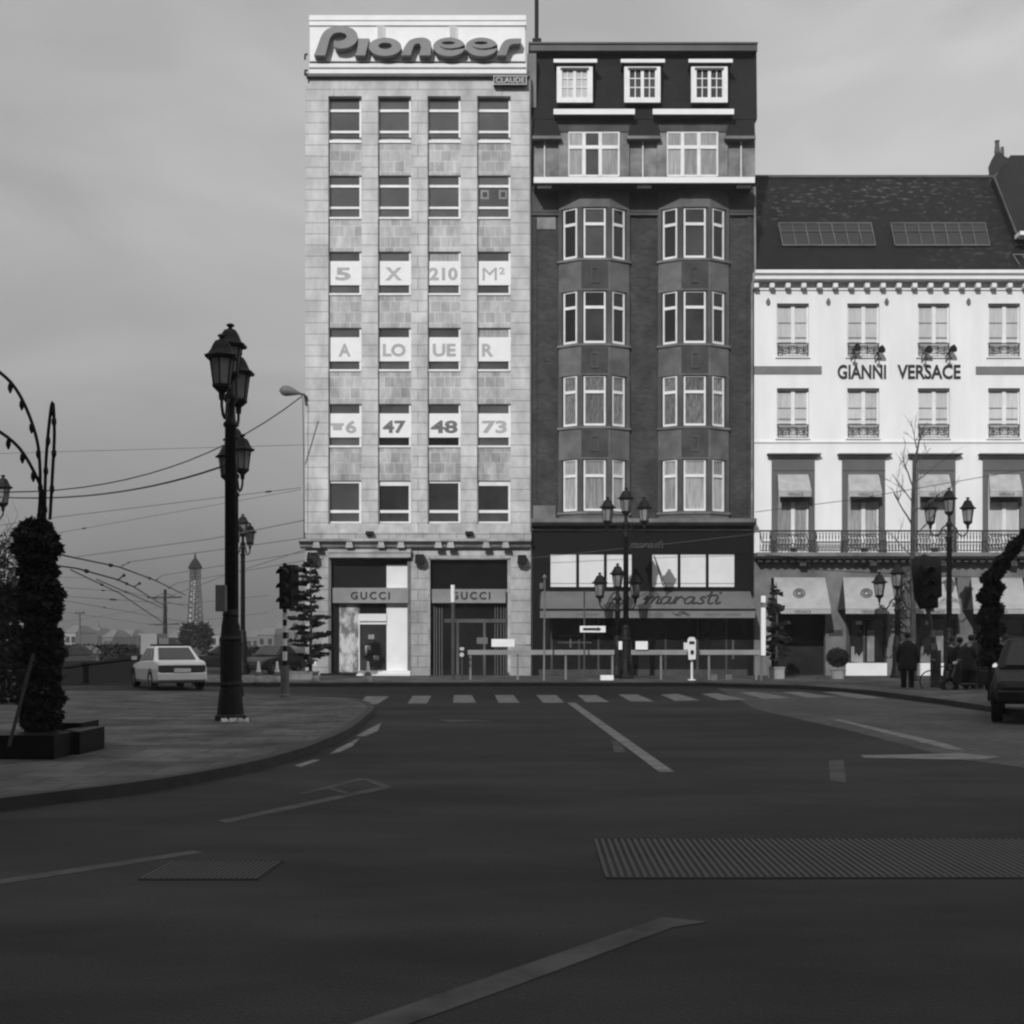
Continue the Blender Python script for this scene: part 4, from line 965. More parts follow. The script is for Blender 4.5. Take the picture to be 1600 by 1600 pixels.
def candelabrum(H, base_h, label):
    r = thing('street_lamp', label, 'street lamp')
    top = H-.42   # rim of the central lantern
    p = MB(); k = base_h
    p.lathe([(.29,0),(.29,.08),(.25,.12),(.215,.45*k),(.185,.62*k),(.21,.66*k),(.19,.72*k),(.19,1.45*k),(.21,1.5*k),(.18,1.56*k),(.165,1.75*k),(.14,1.9*k),(.15,1.95*k),(.115,2.05*k)], n=12)
    p.build('lamp_base', M['iron'], r, smooth=False)
    s_ = MB(); s_.lathe([(.105,2.0*k),(.10,top-1.5),(.13,top-1.47),(.13,top-1.42),(.085,top-1.36),(.085,top-1.05),(.12,top-1.0),(.13,top-.93),(.07,top-.85),(.05,top-.6)], n=10); s_.build('shaft', M['iron'], r, smooth=True)
    for sgn in (-1, 1):
        a = MB()
        pts = [(0,0,top-1.02),(sgn*.14,0,top-1.0),(sgn*.27,0,top-1.10),(sgn*.33,0,top-1.28),(sgn*.45,0,top-1.40),(sgn*.60,0,top-1.36),(sgn*.70,0,top-1.22),(sgn*.70,0,top-1.02)]
        a.tube(pts, .028, 6); a.tube([(sgn*(.2+.09*math.cos(t)),0,top-1.22+.09*math.sin(t)) for t in [i*.7 for i in range(9)]], .014, 4)
        a.tube([(0,0,top-1.3),(sgn*.12,0,top-1.25),(sgn*.2,0,top-1.12)], .016, 4)
        a.build('arm', M['iron'], r)
        lantern(r, sgn*.70, top-.36)
    lantern(r, 0, top)
    return r
tall = candelabrum(7.31, 1.0, 'tallest black iron candelabrum with a grey box on its plinth, on the near pavement')
tall.location = (XW(360,23.6), 23.6, PH); tall.rotation_euler.z = math.radians(90)
LG = 'tall three-lantern street lamps'; tall['group'] = LG
def place(src, x, Y, z, rz, label, grp):
    o = copy_tree(src); o.location = (XW(x, Y), Y, z); o.rotation_euler.z = math.radians(rz); o['label'] = label; o['group'] = grp; return o
place(tall, 366.5, 33.9, 0.0, -61, 'second tall black candelabrum, half hidden behind the biggest one', LG)
place(tall, 379.5, 58, 0.0, 75, 'farthest candelabrum of the row, slim post beside the biggest one', LG)
place(tall, 978, 49.0, PH, 0, 'tall candelabrum in front of the dark brick building and its awning', LG)
place(tall, 1483, 48.0, .0, 0, 'tall candelabrum standing before the white building and its balcony', LG)
place(tall, -29, 41.5, 0, 0, 'candelabrum at the photo edge with one lantern arm showing beside the garland post', LG)
short = candelabrum(4.5, .8, 'lower three-lantern lamp beside the tall candelabrum, before the script awning')
short.location = (XW(965,50.5), 50.5, PH); SG = 'lower three-lantern street lamps'; short['group'] = SG
place(short, 1402, 50, PH, 0, 'lower three-lantern lamp beside the bare young tree at the white building', SG)
# grey box and rubbish on the big lamp
cb = MB().box(-.17,.0,-.36,-.16,2.02,2.50).build('control_box', M['pole_grey']); cb.location = (XW(358,23.6),23.6,PH-.02)
tag(cb, 'plain grey metal box fixed to the side of the biggest lamp post', 'box')
rb = MB(); random.seed(5)
for i in range(22):
    x, y = XW(366,23.2)+random.gauss(.02,.15), 23.14+random.uniform(-.10,.07); a = random.uniform(0,3)
    rb.hexa([(x+.05*math.cos(a+t*1.57), y+.05*math.sin(a+t*1.57), PH+.001) for t in range(4)], [(x+.03*math.cos(a+t*1.3), y+.03*math.sin(a+t*1.5), PH+.03+random.uniform(0,.05)) for t in range(4)])
tag(rb.build('litter', M['curtain_bright']), 'pale crumpled litter scattered round the foot of the biggest lamp post', 'litter', kind='stuff')

# ---- traffic lights
def signal_head(b, hd, x0, y0, ang, s=1.0):
    Mx = Matrix.Translation((x0,y0,0)) @ Matrix.Rotation(ang,4,'Z')
    b.box(-.15*s,.15*s,0,.16*s,0,1.0*s,Mx @ Matrix.Translation((0,0,hd)))
    for k in range(3):
        zc = hd+(.17+.33*k)*s
        pts = []
        for t in range(9):
            a = math.pi*t/8; pts.append((.13*s*math.cos(a), .13*s*math.sin(a)))
        vs = [Mx @ Vector((u,-.0,zc+v)) for u,v in pts]+[Mx @ Vector((u,-.24*s,zc+v-.02)) for u,v in pts]
        n = len(pts); vs2 = [Mx @ Vector((u*.86,-.0,zc+v*.86)) for u,v in pts]+[Mx @ Vector((u*.86,-.24*s,zc+v*.86-.02)) for u,v in pts]
        fs = [(i,i+1,n+i+1,n+i) for i in range(n-1)]
        b.add(vs+vs2, fs+[tuple(2*n+j for j in f) for f in fs]+[(n+i,n+i+1,3*n+i+1,3*n+i) for i in range(n-1)])
TL = thing('traffic_light', 'black traffic light with two heads on a striped pole beside the fir tree', 'traffic light', (XW(444,33.6), 33.6, PH))
Yt = 33.6; b = MB(); x0 = XW(445,Yt)
b.tube([(x0,Yt,PH),(x0,Yt,ZW(1040,Yt))], .115, 12); b.lathe([(.15,0),(.15,.04),(.12,.06)], (x0,Yt,PH), 12); b.build('lower_pole', M['pole_grey'], TL)
b = MB(); b.tube([(x0,Yt,ZW(1040,Yt)),(x0,Yt,ZW(880,Yt))], .055, 10); b.build('pole', M['iron'], TL)
b = MB()
for ya, yb_ in ((957,968),(978,988),(998,1009),(1018,1032)): b.tube([(x0,Yt,ZW(yb_,Yt)),(x0,Yt,ZW(ya,Yt))], .062, 10)
b.build('white_band', M['sign_white'], TL)
hb = MB(); signal_head(hb, ZW(952,Yt), XW(447,Yt)+.02, Yt-.25, -.25, 1.12); TLh = hb.build('signal_head', M['iron'], TL)
hb = MB(); signal_head(hb, ZW(947,Yt), XW(462,Yt), Yt+.02, 1.25, 1.08); hb.build('signal_head', M['iron'], TL)
b = MB()
for k in range(3): b.lathe([(.0,0),(.105,.0),(.105,.02),(.0,.03)], (0,0,0), 14)
lb = MB()
for k in range(3):
    zc = ZW(952,Yt)+(.17+.33*k)*1.12; Mx = Matrix.Translation((XW(447,Yt)+.02,Yt-.25,zc)) @ Matrix.Rotation(-.25,4,'Z')
    lb.prism([(.115*math.cos(t*.4488),.115*math.sin(t*.4488)) for t in range(14)], lambda u,v,w_,Mx=Mx: Mx @ Vector((u,-w_,v)), .0, .015)
lb.build('lens', M['bay_panel'], TL)
TR = thing('traffic_light', 'large dark traffic light with a broad backboard on a post by the bicycle', 'traffic light', (XW(1461,40), 40, 0))
Yt = 40.0; b = MB(); b.tube([P(1462,1080,Yt),P(1462,1016,Yt)], .17, 10); b.tube([P(1462,1016,Yt),P(1449,950,Yt)], .07, 8); b.build('pole', M['bay_panel'], TR)
b = MB()
for ya, yb_ in ((946,956),(985,996),(1005,1015)): b.tube([P(1456+(yb_-960)*.05,yb_,Yt-.02),P(1456+(ya-960)*.05,ya,Yt-.02)], .075, 8)
b.build('white_band', M['awning_val'], TR)
b = MB(); b.prism([(1423,874),(1444,866),(1471,874),(1472,932),(1466,935),(1466,950),(1437,952),(1428,935)][::-1], lambda u,v,w_: P(u,v,Yt-.1+w_), 0, .06); b.build('backboard', M['iron'], TR)
b = MB(); signal_head(b, ZW(946,Yt), XW(1446,Yt), Yt-.28, .0, 1.25); b.build('signal_head', M['iron'], TR)

# ---- posts and signs in front of the facades
Ys = 47.5
def zg(): return PH
pr_ = thing('parking_post', 'slim dark post with a bright white top in front of the darker shop', 'post', (XW(708,Ys), Ys, PH))
b = MB(); b.tube([(XW(708,Ys),Ys,PH),(XW(708,Ys),Ys,ZW(941,Ys))], .07, 8); b.build('pole', M['bay_panel'], pr_)
b = MB(); b.tube([(XW(707.5,Ys),Ys,ZW(941,Ys)),(XW(707.5,Ys),Ys,ZW(914,Ys))], .078, 10); b.build('white_cap', M['sign_white'], pr_)
b = MB(); b.tube([(XW(850,46.5),46.5,PH),(XW(851,46.5),46.5,ZW(905,46.5))], .036, 8); b.lathe([(.036,0),(.08,.05),(.06,.14),(0,.18)], (XW(851,46.5),46.5,ZW(905,46.5)), 8)
b.box(XW(843,46.5),XW(849,46.5),46.4,46.5,ZW(920,46.5),ZW(911,46.5))
tag(b.build('sign_post', M['ledge_grey']), 'tall thin grey post with a small pale plate before the stone and brick joint', 'post')
sp = thing('arrow_sign', 'white rectangular street sign with a dark bar arrow on a thin pole', 'street sign', (XW(913,47), 47, PH))
b = MB(); b.tube([(XW(913,47),47,PH),(XW(913,47),47,ZW(923,47))], .03, 6); b.build('pole', M['bay_stone'], sp)
b = MB(); b.box(XW(906,47),XW(946,47),46.93,46.96,ZW(988,47),ZW(978,47)); b.build('plate', M['sign_white'], sp)
b = MB(); b.prism([(911,981),(911,985),(934,985),(934,986.5),(940,983),(934,979.5),(934,981)], lambda u,v,w_: P(u,v,46.93-w_), 0, .01); b.build('arrow', M['lettering_dark'], sp)
ps = thing('white_post', 'bright white upright post topped by a white block and a round grey plate', 'post', (XW(1192,46.5), 46.5, PH))
b = MB(); b.box(XW(1188.5,46.5),XW(1195.5,46.5),46.4,46.5,ZW(1024,46.5),ZW(949.5,46.5)); b.box(XW(1188.5,46.5),XW(1195.5,46.5),46.4,46.5,ZW(941.5,46.5),ZW(931,46.5)); b.build('white_panel', M['sign_white'], ps)
b = MB(); b.tube([(XW(1190,46.5),46.56,PH),(XW(1190,46.5),46.56,ZW(930,46.5))], .045, 8); b.build('pole', M['pole_grey'], ps)
b = MB(); b.prism([(1181+5.5*math.cos(t*.5236),937-5.5*math.sin(t*.5236)) for t in range(12)], lambda u,v,w_: P(u,v,46.5-w_), 0, .04); b.build('round_plate', M['awning_grey'], ps)
# barrier rail, two lengths
def barrier(xa, xb, posts, lab, ends=True):
    r = thing('barrier_rail', lab, 'railing', (XW((xa+xb)/2,47.6), 47.6, PH), 'plank railings along the kerb')
    Y = 47.6; b = MB(); b.box(XW(xa,Y),XW(xb,Y),Y-.03,Y+.03,ZW(1023,Y),ZW(1015.5,Y)); b.build('rail', M['fascia'], r)
    for x in posts: MB().box(XW(x-1.6,Y),XW(x+1.6,Y),Y+.031,Y+.10,PH,ZW(1018,Y)).build('post', M['awning_val'], r)
barrier(731, 960, (735,809,884,957), 'grey plank railing before the darker shop and half of the black shop front')
barrier(986, 1188, (1033,1108,1182), 'grey plank railing between the tall candelabrum and the bright white post')
def sheet(x0,y0,x1,y1,m,lab,Y=47.5):
    tag(MB().box(XW(x0,Y),XW(x1,Y),Y-.02,Y,ZW(y1,Y),ZW(y0,Y)).build('notice_board', M[m]), lab, 'notice board', 'plain boards on the railings')
sheet(768,998.5,804,1010.5,'sign_white','long blank white board over the railing between the two lamp-lit shops'.replace('lamp-lit ','')); sheet(745,996,762,1006,'awning_grey','small grey board beside the long white board on the railing')
sheet(993,1002,1012,1015,'sign_white','white board on the railing just past the tall candelabrum'); sheet(966.5,1002,972,1015,'sign_white','narrow white board half hidden behind the tall candelabrum')
sheet(822,993,829,1007,'curtain_bright','small pale notice on the stone pier beside the brick building',F-.05)
pm = thing('parking_meter', 'pale parking meter with a dark window on a thin stand before the railing', 'parking meter', (XW(1080,47), 47, PH))
b = MB(); b.prism([(1074,1000),(1077,995.5),(1084.5,995.5),(1087.5,1000),(1087,1030),(1076,1031),(1075,1016)], lambda u,v,w_: P(u,v,46.8+w_), 0, .22); b.box(XW(1068,47),XW(1074,47),46.9,47,ZW(1015,47),ZW(1004,47)); b.build('meter_head', M['blind_white'], pm)
b = MB(); b.box(XW(1077,46.8),XW(1085,46.8),46.77,46.8,ZW(1006,46.8),ZW(1002,46.8)); b.box(XW(1079,46.8),XW(1084,46.8),46.77,46.8,ZW(1022,46.8),ZW(1016,46.8)); b.build('meter_window', M['iron'], pm)
b = MB(); b.tube([(XW(1081,47),47,PH),(XW(1081,47),47,ZW(1031,47))], .045, 8); b.lathe([(.16,0),(.16,.03),(.05,.05)], (XW(1081,47),47,PH), 10); b.build('stand', M['blind_white'], pm)
sm = thing('small_post_sign', 'low post with a small round plate beside the striped post', 'post', (XW(722,47), 47, PH))
b = MB(); b.tube([(XW(722,47),47,PH),(XW(722,47),47,ZW(1016,47))], .03, 6); b.build('pole', M['bay_panel'], sm)
b = MB(); b.prism([(721.5+3.5*math.cos(t*.5236),1023-3.5*math.sin(t*.5236)) for t in range(12)], lambda u,v,w_: P(u,v,46.95-w_), 0, .02); b.box(XW(718.5,46.95),XW(725,46.95),46.93,46.95,ZW(1016,46.95),ZW(1011.5,46.95)); b.build('plate', M['curtain_bright'], sm)
# low stone troughs
for (x0,x1,y0,y1,lab) in ((452,496,1049,1063,'pale stone trough under the fir tree behind the traffic light'), (1203,1223,1042,1060,'square pale planter under the dark conifer at the white building')):
    Y = 48.2 if x0 < 500 else 49.0
    tr = thing('planter', lab, 'planter', (XW((x0+x1)/2,Y), Y, PH)); b = MB(); X0_, X1_ = XW(x0,Y), XW(x1,Y)
    b.box(X0_,X1_,Y-.3,Y+.3,PH,ZW(y0,Y)-.05); b.box(X0_-.03,X1_+.03,Y-.33,Y+.33,ZW(y0,Y)-.05,ZW(y0,Y)); b.build('tub', M['planter'] if x0 > 500 else M['ledge_grey'], tr)
    MB().box(X0_+.05,X1_-.05,Y-.25,Y+.25,ZW(y0,Y),ZW(y0,Y)+.02).build('soil', M['bark'], tr)
b = MB()
for x in (1115,1138): b.box(XW(x-5,47.3),XW(x+5,47.3),47.2,47.4,PH,ZW(1054,47.3))
tag(b.build('kerb_block', M['ledge_grey']), 'two low pale blocks at the kerb under the railing', 'block')
b = MB().box(XW(938,47.3),XW(958,47.3),47.1,47.5,PH,ZW(1055,47.3)); tag(b.build('paving_slab', M['sign_white']), 'flat white slab on the pavement by the railing end', 'slab')

# ---- cones
def cone():
    r = thing('traffic_cone', 'x', 'traffic cone', (0,0,0), 'pale traffic cones')
    b = MB(); b.box(-.2,.2,-.2,.2,0,.04); b.build('cone_base', M['pole_grey'], r)
    b = MB(); b.lathe([(.155,.04),(.10,.30),(.06,.52),(.035,.72),(.03,.74)], n=14); b.build('cone_body', M['cone_white'], r, smooth=True)
    b = MB(); b.lathe([(.117,.24),(.087,.38)], n=14); b.build('cone_band', M['ledge_grey'], r)
    return r
cn = cone()
for i, (x, y, lab) in enumerate(((404,1067,'pale traffic cone standing nearest the far lamp post'),(433,1067,'pale traffic cone just behind the traffic light pole'),(493,1066,'pale traffic cone by the stone trough under the fir'),(575,1067,'pale traffic cone in front of the white-panelled shop door'))):
    o = cn if i == 0 else copy_tree(cn); Y = 1.48*2000/(y-1000); o.location = (XW(x,Y), Y, PH); o['label'] = lab

# ---- garland posts, hoops
def leaves(b, n, sampler, size, seed, droop=0.3):
    random.seed(seed)
    for i in range(n):
        p, nrm = sampler(); s = size*random.uniform(.6,1.4)
        a = Vector((random.uniform(-1,1),random.uniform(-1,1),random.uniform(-1,1)))+nrm*1.1; a.z -= droop; a.normalize()
        t = a.cross(Vector((random.uniform(-1,1),random.uniform(-1,1),random.uniform(-1,1))))
        if t.length < .01: continue
        t.normalize(); w_ = s*.22
        b.add([p-t*w_, p+a*s*.5+t*w_*-1.1, p+a*s, p+a*s*.5+t*w_*1.1, p+t*w_], [(0,1,2,3,4)])
def blob_r(z): return 0
GP = thing('garland_post', 'thick dark evergreen garland column carrying bent light hoops', 'garland post', (XW(58,16.6), 16.6, PH))
Yg_ = 16.6; gx = XW(60,Yg_); zt = ZW(812,Yg_)
b = MB(); b.tube([(gx,Yg_,PH),(gx,Yg_,zt-.1)], .06, 8); b.build('post', M['iron'], GP)
def samp():
    z = random.uniform(PH+.05, zt); a = random.uniform(0,2*math.pi); h = (z-PH)/(zt-PH)
    R_ = .21+.035*math.sin(z*9+1)+.03*math.sin(z*23+a*2)+.02*math.sin(z*41); R_ *= 1 if h < .93 else max(.35, 1-(h-.93)*7)
    R_ *= 1+.15*h
    rr = R_*math.sqrt(random.uniform(.55,1)); cx = gx+.05*math.sin(z*1.3)-(0.0)
    return Vector((cx+rr*math.cos(a), Yg_+rr*math.sin(a), z)), Vector((math.cos(a),math.sin(a),0))
b = MB(); leaves(b, 20000, samp, .062, 21); b.build('garland', M['leaf_dark'], GP)
b = MB(); b.lathe([(.18,0),(.19,zt-PH-.25),(.1,zt-PH-.1)], (gx,Yg_,PH), 10); b.build('garland_core', M['leaf_dark'], GP)
def hoop(pts_px, name='light_hoop', Y=Yg_):
    pts = [P(x, y, Y) for x, y in catmull(pts_px, False, 5)]
    h = MB(); h.tube(pts, .022, 6); o = h.build(name, M['iron'], GP)
    bb = MB(); 
    for i in range(2, len(pts)-1, 4): bb.lathe([(.015,0),(.03,-.03),(.035,-.08),(.01,-.14)], pts[i]+Vector((0,0,-.01)), 6)
    bb.split('bulb', M['iron'], o)
hoop([(60,812),(63,765),(60,700),(46,650),(25,608),(0,582),(-40,556),(-90,545),(-140,560)])
hoop([(66,812),(66,770),(52,735),(30,700),(0,675),(-40,655),(-90,650)])
hoop([(70,812),(71,740),(75,680),(82,628),(85,675),(82,740),(78,812)])
b = MB(); b.tube([P(70,812,Yg_),P(76,812,Yg_)], .02, 5)
st = MB(); st.tube([P(52,1022,16.0),P(14,1166,15.6)], .022, 6); tag(st.build('wooden_stake', M['soffit']), 'thin grey stake leaning against the dark garland column', 'stake')
pb_ = MB(); Yp = 16.2; x0, x1 = XW(-90,Yp), XW(100,Yp)
pb_.box(x0,x1,Yp-.35,Yp+.55,PH,PH+.30); pb_.box(x1-.2,x1+.1,Yp+.3,Yp+1.3,PH,PH+.30); pb_.box(XW(60,Yp+1.2),XW(158,Yp+1.9),Yp+1.1,Yp+1.8,PH,PH+.36)
pbt = pb_.build('planter_box', M['bay_panel'].copy() if False else M['black_front']); tag(pbt, 'low black planter box round the foot of the garland column', 'planter')
# right garland arch
GA = thing('garland_arch', 'dark evergreen garland arch sweeping up beside the white building shop blinds', 'garland arch', (XW(1545,30), 30, PH)); Yr = 30.0
path = [Vector(p) for p in [P(x, y, Yr) for x, y in catmull([(1546,1095),(1548,1020),(1547,950),(1550,905),(1566,878),(1588,850),(1612,825),(1650,800),(1700,790)], False, 4)]]
b = MB(); b.tube(path, .05, 6); b.build('hoop_frame', M['iron'], GA)
cum = [0]
for i in range(1, len(path)): cum.append(cum[-1]+(path[i]-path[i-1]).length)
def samp2():
    d = random.uniform(.9, cum[-1]); i = max(j for j in range(len(cum)) if cum[j] <= d); i = min(i, len(path)-2)
    p = path[i].lerp(path[i+1], (d-cum[i])/(cum[i+1]-cum[i])); a = random.uniform(0,6.283); R_ = (.23 if d < 3.3 else .20)*(1+.35*math.sin(d*13))*random.uniform(.5,1)
    n_ = Vector((math.cos(a)*.9, math.sin(a), math.cos(a)*.4)); return p+n_*R_, n_
b = MB(); leaves(b, 17000, samp2, .095, 22); b.build('garland', M['leaf_dark'], GA)

# ---- trees
def spruce(x, y, z0, H, R, nlev, label, seed, sparse=1.0, dens=46):
    t = thing('fir_tree', label, 'tree', (x, y, z0)); random.seed(seed)
    b = MB(); b.tube([(x,y,z0),(x+.03,y,z0+H*.5),(x,y,z0+H)], [.07,.045,.012], 6); b.build('trunk', M['bark'], t)
    b = MB()
    for l in range(nlev):
        h = (l+.4)/nlev; zc = z0+.35+(H-.5)*h; rad = R*(1-h)**.75*random.uniform(.75,1.15)+.10
        nb = random.randint(4,7)
        for k in range(nb):
            a = random.uniform(0,6.283); d = Vector((math.cos(a),math.sin(a),random.uniform(-.1,.22))); L_ = rad*random.uniform(.65,1.15)
            p0 = Vector((x,y,zc+random.uniform(-.14,.14))); b.tube([p0, p0+d*L_*.6, p0+d*L_+Vector((0,0,-.04*L_))], [.018,.012,.005], 4, False)
            nn = int(dens*L_*sparse)
            for j in range(nn):
                u = random.uniform(.12,1); p = p0+d*L_*u+Vector((random.gauss(0,.03),random.gauss(0,.03),random.gauss(-.01,.022)))
                sd = Vector((-d.y,d.x,0))*random.choice((-1,1)); q = (d*random.uniform(.3,1)+sd*random.uniform(.2,1)+Vector((0,0,random.uniform(-.35,.25)))).normalized()
                s = random.uniform(.10,.22)*(1.2-.5*u); w_ = Vector((0,0,1))*.028+sd*.02
                b.add([p-w_, p+q*s*.5-w_*1.4, p+q*s, p+q*s*.5+w_*1.4, p+w_], [(0,1,2,3,4)])
    b.build('crown', M['leaf'], t); return t
spruce(XW(485,48.2), 48.2, ZW(1052,48.2), 4.55, .95, 15, 'sparse fir tree in tiers standing before the stone corner', 4, dens=80)
spruce(XW(1213,49), 49, ZW(1044,49), 3.3, .55, 11, 'dark narrow conifer in a planter between the brick and white buildings', 9, dens=60)
# clipped ball bush
bt = thing('ball_bush', 'round clipped dark bush in a pale tub beside the white shop plinth', 'shrub', (XW(1309,49), 49, PH)); bx, by, bz = XW(1309,49), 49, ZW(1027,49)
b = MB(); b.lathe([(.24,0),(.30,.30),(.33,.33),(.28,.34)], (bx,by,PH), 12); b.build('tub', M['planter'], bt)
b = MB(); b.lathe([(.05,-.30),(.28,-.2),(.34,0),(.26,.22),(.05,.32)], (bx,by,bz), 12)
def samp3():
    v = Vector((random.gauss(0,1),random.gauss(0,1),random.gauss(0,1))).normalized(); v.z *= .85; return Vector((bx,by,bz))+v*.36, v
leaves(b, 1500, samp3, .09, 33); b.build('crown', M['leaf_dark'], bt)
b = MB(); bx2, by2, bz2 = XW(1340,49.8), 49.8, ZW(1031,49.8)
# bare tree
def branchy(b, p, d, L_, r, depth, rnd):
    pts = [p]; q = p.copy(); dd = d.copy()
    for i in range(4):
        dd = (dd+Vector((rnd.uniform(-.13,.13),rnd.uniform(-.13,.13),rnd.uniform(-.02,.10)))).normalized(); q = q+dd*L_/4; pts.append(q.copy())
    b.tube(pts, [r,r*.88,r*.76,r*.64,r*.5], 5, False)
    if depth <= 0: return
    for i in range(rnd.randint(2,4)):
        k = rnd.randint(1,4); a = rnd.uniform(0,6.283); nd = (dd*.9+Vector((math.cos(a),math.sin(a),.15))*rnd.uniform(.5,1.0)).normalized()
        branchy(b, pts[k], nd, L_*rnd.uniform(.42,.68), r*.5, depth-1, rnd)
bt = thing('bare_tree', 'slender leafless young tree in front of the white building', 'tree', (XW(1428,46), 46, 0))
b = MB(); Yb_ = 46; b.tube([P(1429,1068,Yb_),P(1427,960,Yb_),P(1426,850,Yb_),P(1427,770,Yb_),P(1430,720,Yb_),P(1438,680,Yb_)], [.10,.09,.085,.07,.05,.018], 7); b.build('trunk', M['bark'], bt)
b = MB(); rnd = random.Random(12)
for (x, y, dx, dz, L_, r) in ((1425,820,-.7,1.2,1.3,.035),(1426,760,-.5,1.3,1.0,.03),(1426,800,.9,.5,1.2,.026),(1427,755,.9,.6,1.1,.024),(1428,725,.8,.7,.8,.02),(1432,700,-.3,1,1.0,.02),(1434,695,.5,1,.8,.018),(1426,840,.6,.7,1.3,.022),(1426,785,-.7,.9,1.3,.022),(1426,870,-.8,.6,1.2,.02)):
    branchy(b, P(x,y,Yb_), Vector((dx,rnd.uniform(-.5,.5),dz)).normalized(), L_, r, 2, rnd)
b.build('crown', M['twig'], bt)
gt_ = thing('climbing_plant', 'pale mottled stem with foliage rising between shop blinds and the traffic light', 'plant', (XW(1412,51), 51, PH))
b = MB(); random.seed(8)
for i in range(5): b.tube([P(1408+i*3+random.uniform(-2,2),1050-18*k,51-.1*i) for k in range(9)], .03, 4)
def samp4():
    y = random.uniform(885,1000); return P(1412+random.gauss(0,6)+4*math.sin(y*.05), y, 51+random.uniform(-.3,.3)), Vector((random.uniform(-1,1),-1,.2))
leaves(b, 900, samp4, .13, 5); b.build('foliage', M['bay_light'], gt_)
# pale leafless tree crown at the photo edge behind the garland column
et = thing('twiggy_tree', 'grey twiggy tree behind the garland column', 'tree', (XW(2,38), 38, 0)); b = MB(); rnd = random.Random(5)
b.tube([P(-12,1045,38),P(-10,950,38),P(-12,880,38)],[.2,.16,.08],7); b.build('trunk', M['bark'], et)
b = MB()
for i in range(20): branchy(b, P(-12+rnd.uniform(-3,6),965-rnd.uniform(0,90),38), Vector((rnd.uniform(-.7,.9),rnd.uniform(-.6,.6),rnd.uniform(.2,1))).normalized(), rnd.uniform(.9,1.5), .022, 2, rnd)
def samp5():
    v = Vector((random.gauss(0,1),random.gauss(0,1),random.gauss(0,1))).normalized()*random.uniform(.3,1); return P(6,905,38)+Vector((v.x*.62,v.y*.7,v.z*1.5)), v
leaves(b, 1500, samp5, .10, 6); b.build('crown', M['twig'], et)
hd = thing('dark_evergreen', 'dark clipped evergreen standing behind the garland column', 'tree', (XW(10,30), 30, 0)); b = MB()
cxx = P(12,985,30); 
def samp6():
    z = random.uniform(.1,2.9); a = random.uniform(0,6.283); R_ = .42*(1-(z/3.3)**3)*random.uniform(.6,1); return Vector((cxx.x-.1+R_*math.cos(a),30+R_*math.sin(a),z)), Vector((math.cos(a),math.sin(a),.2))
leaves(b, 3000, samp6, .14, 61); b.build('crown', M['leaf_dark'], hd)
b = MB(); b.tube([(cxx.x-.1,30,0),(cxx.x-.1,30,2.6)],.06,6); b.build('trunk', M['bark'], hd)

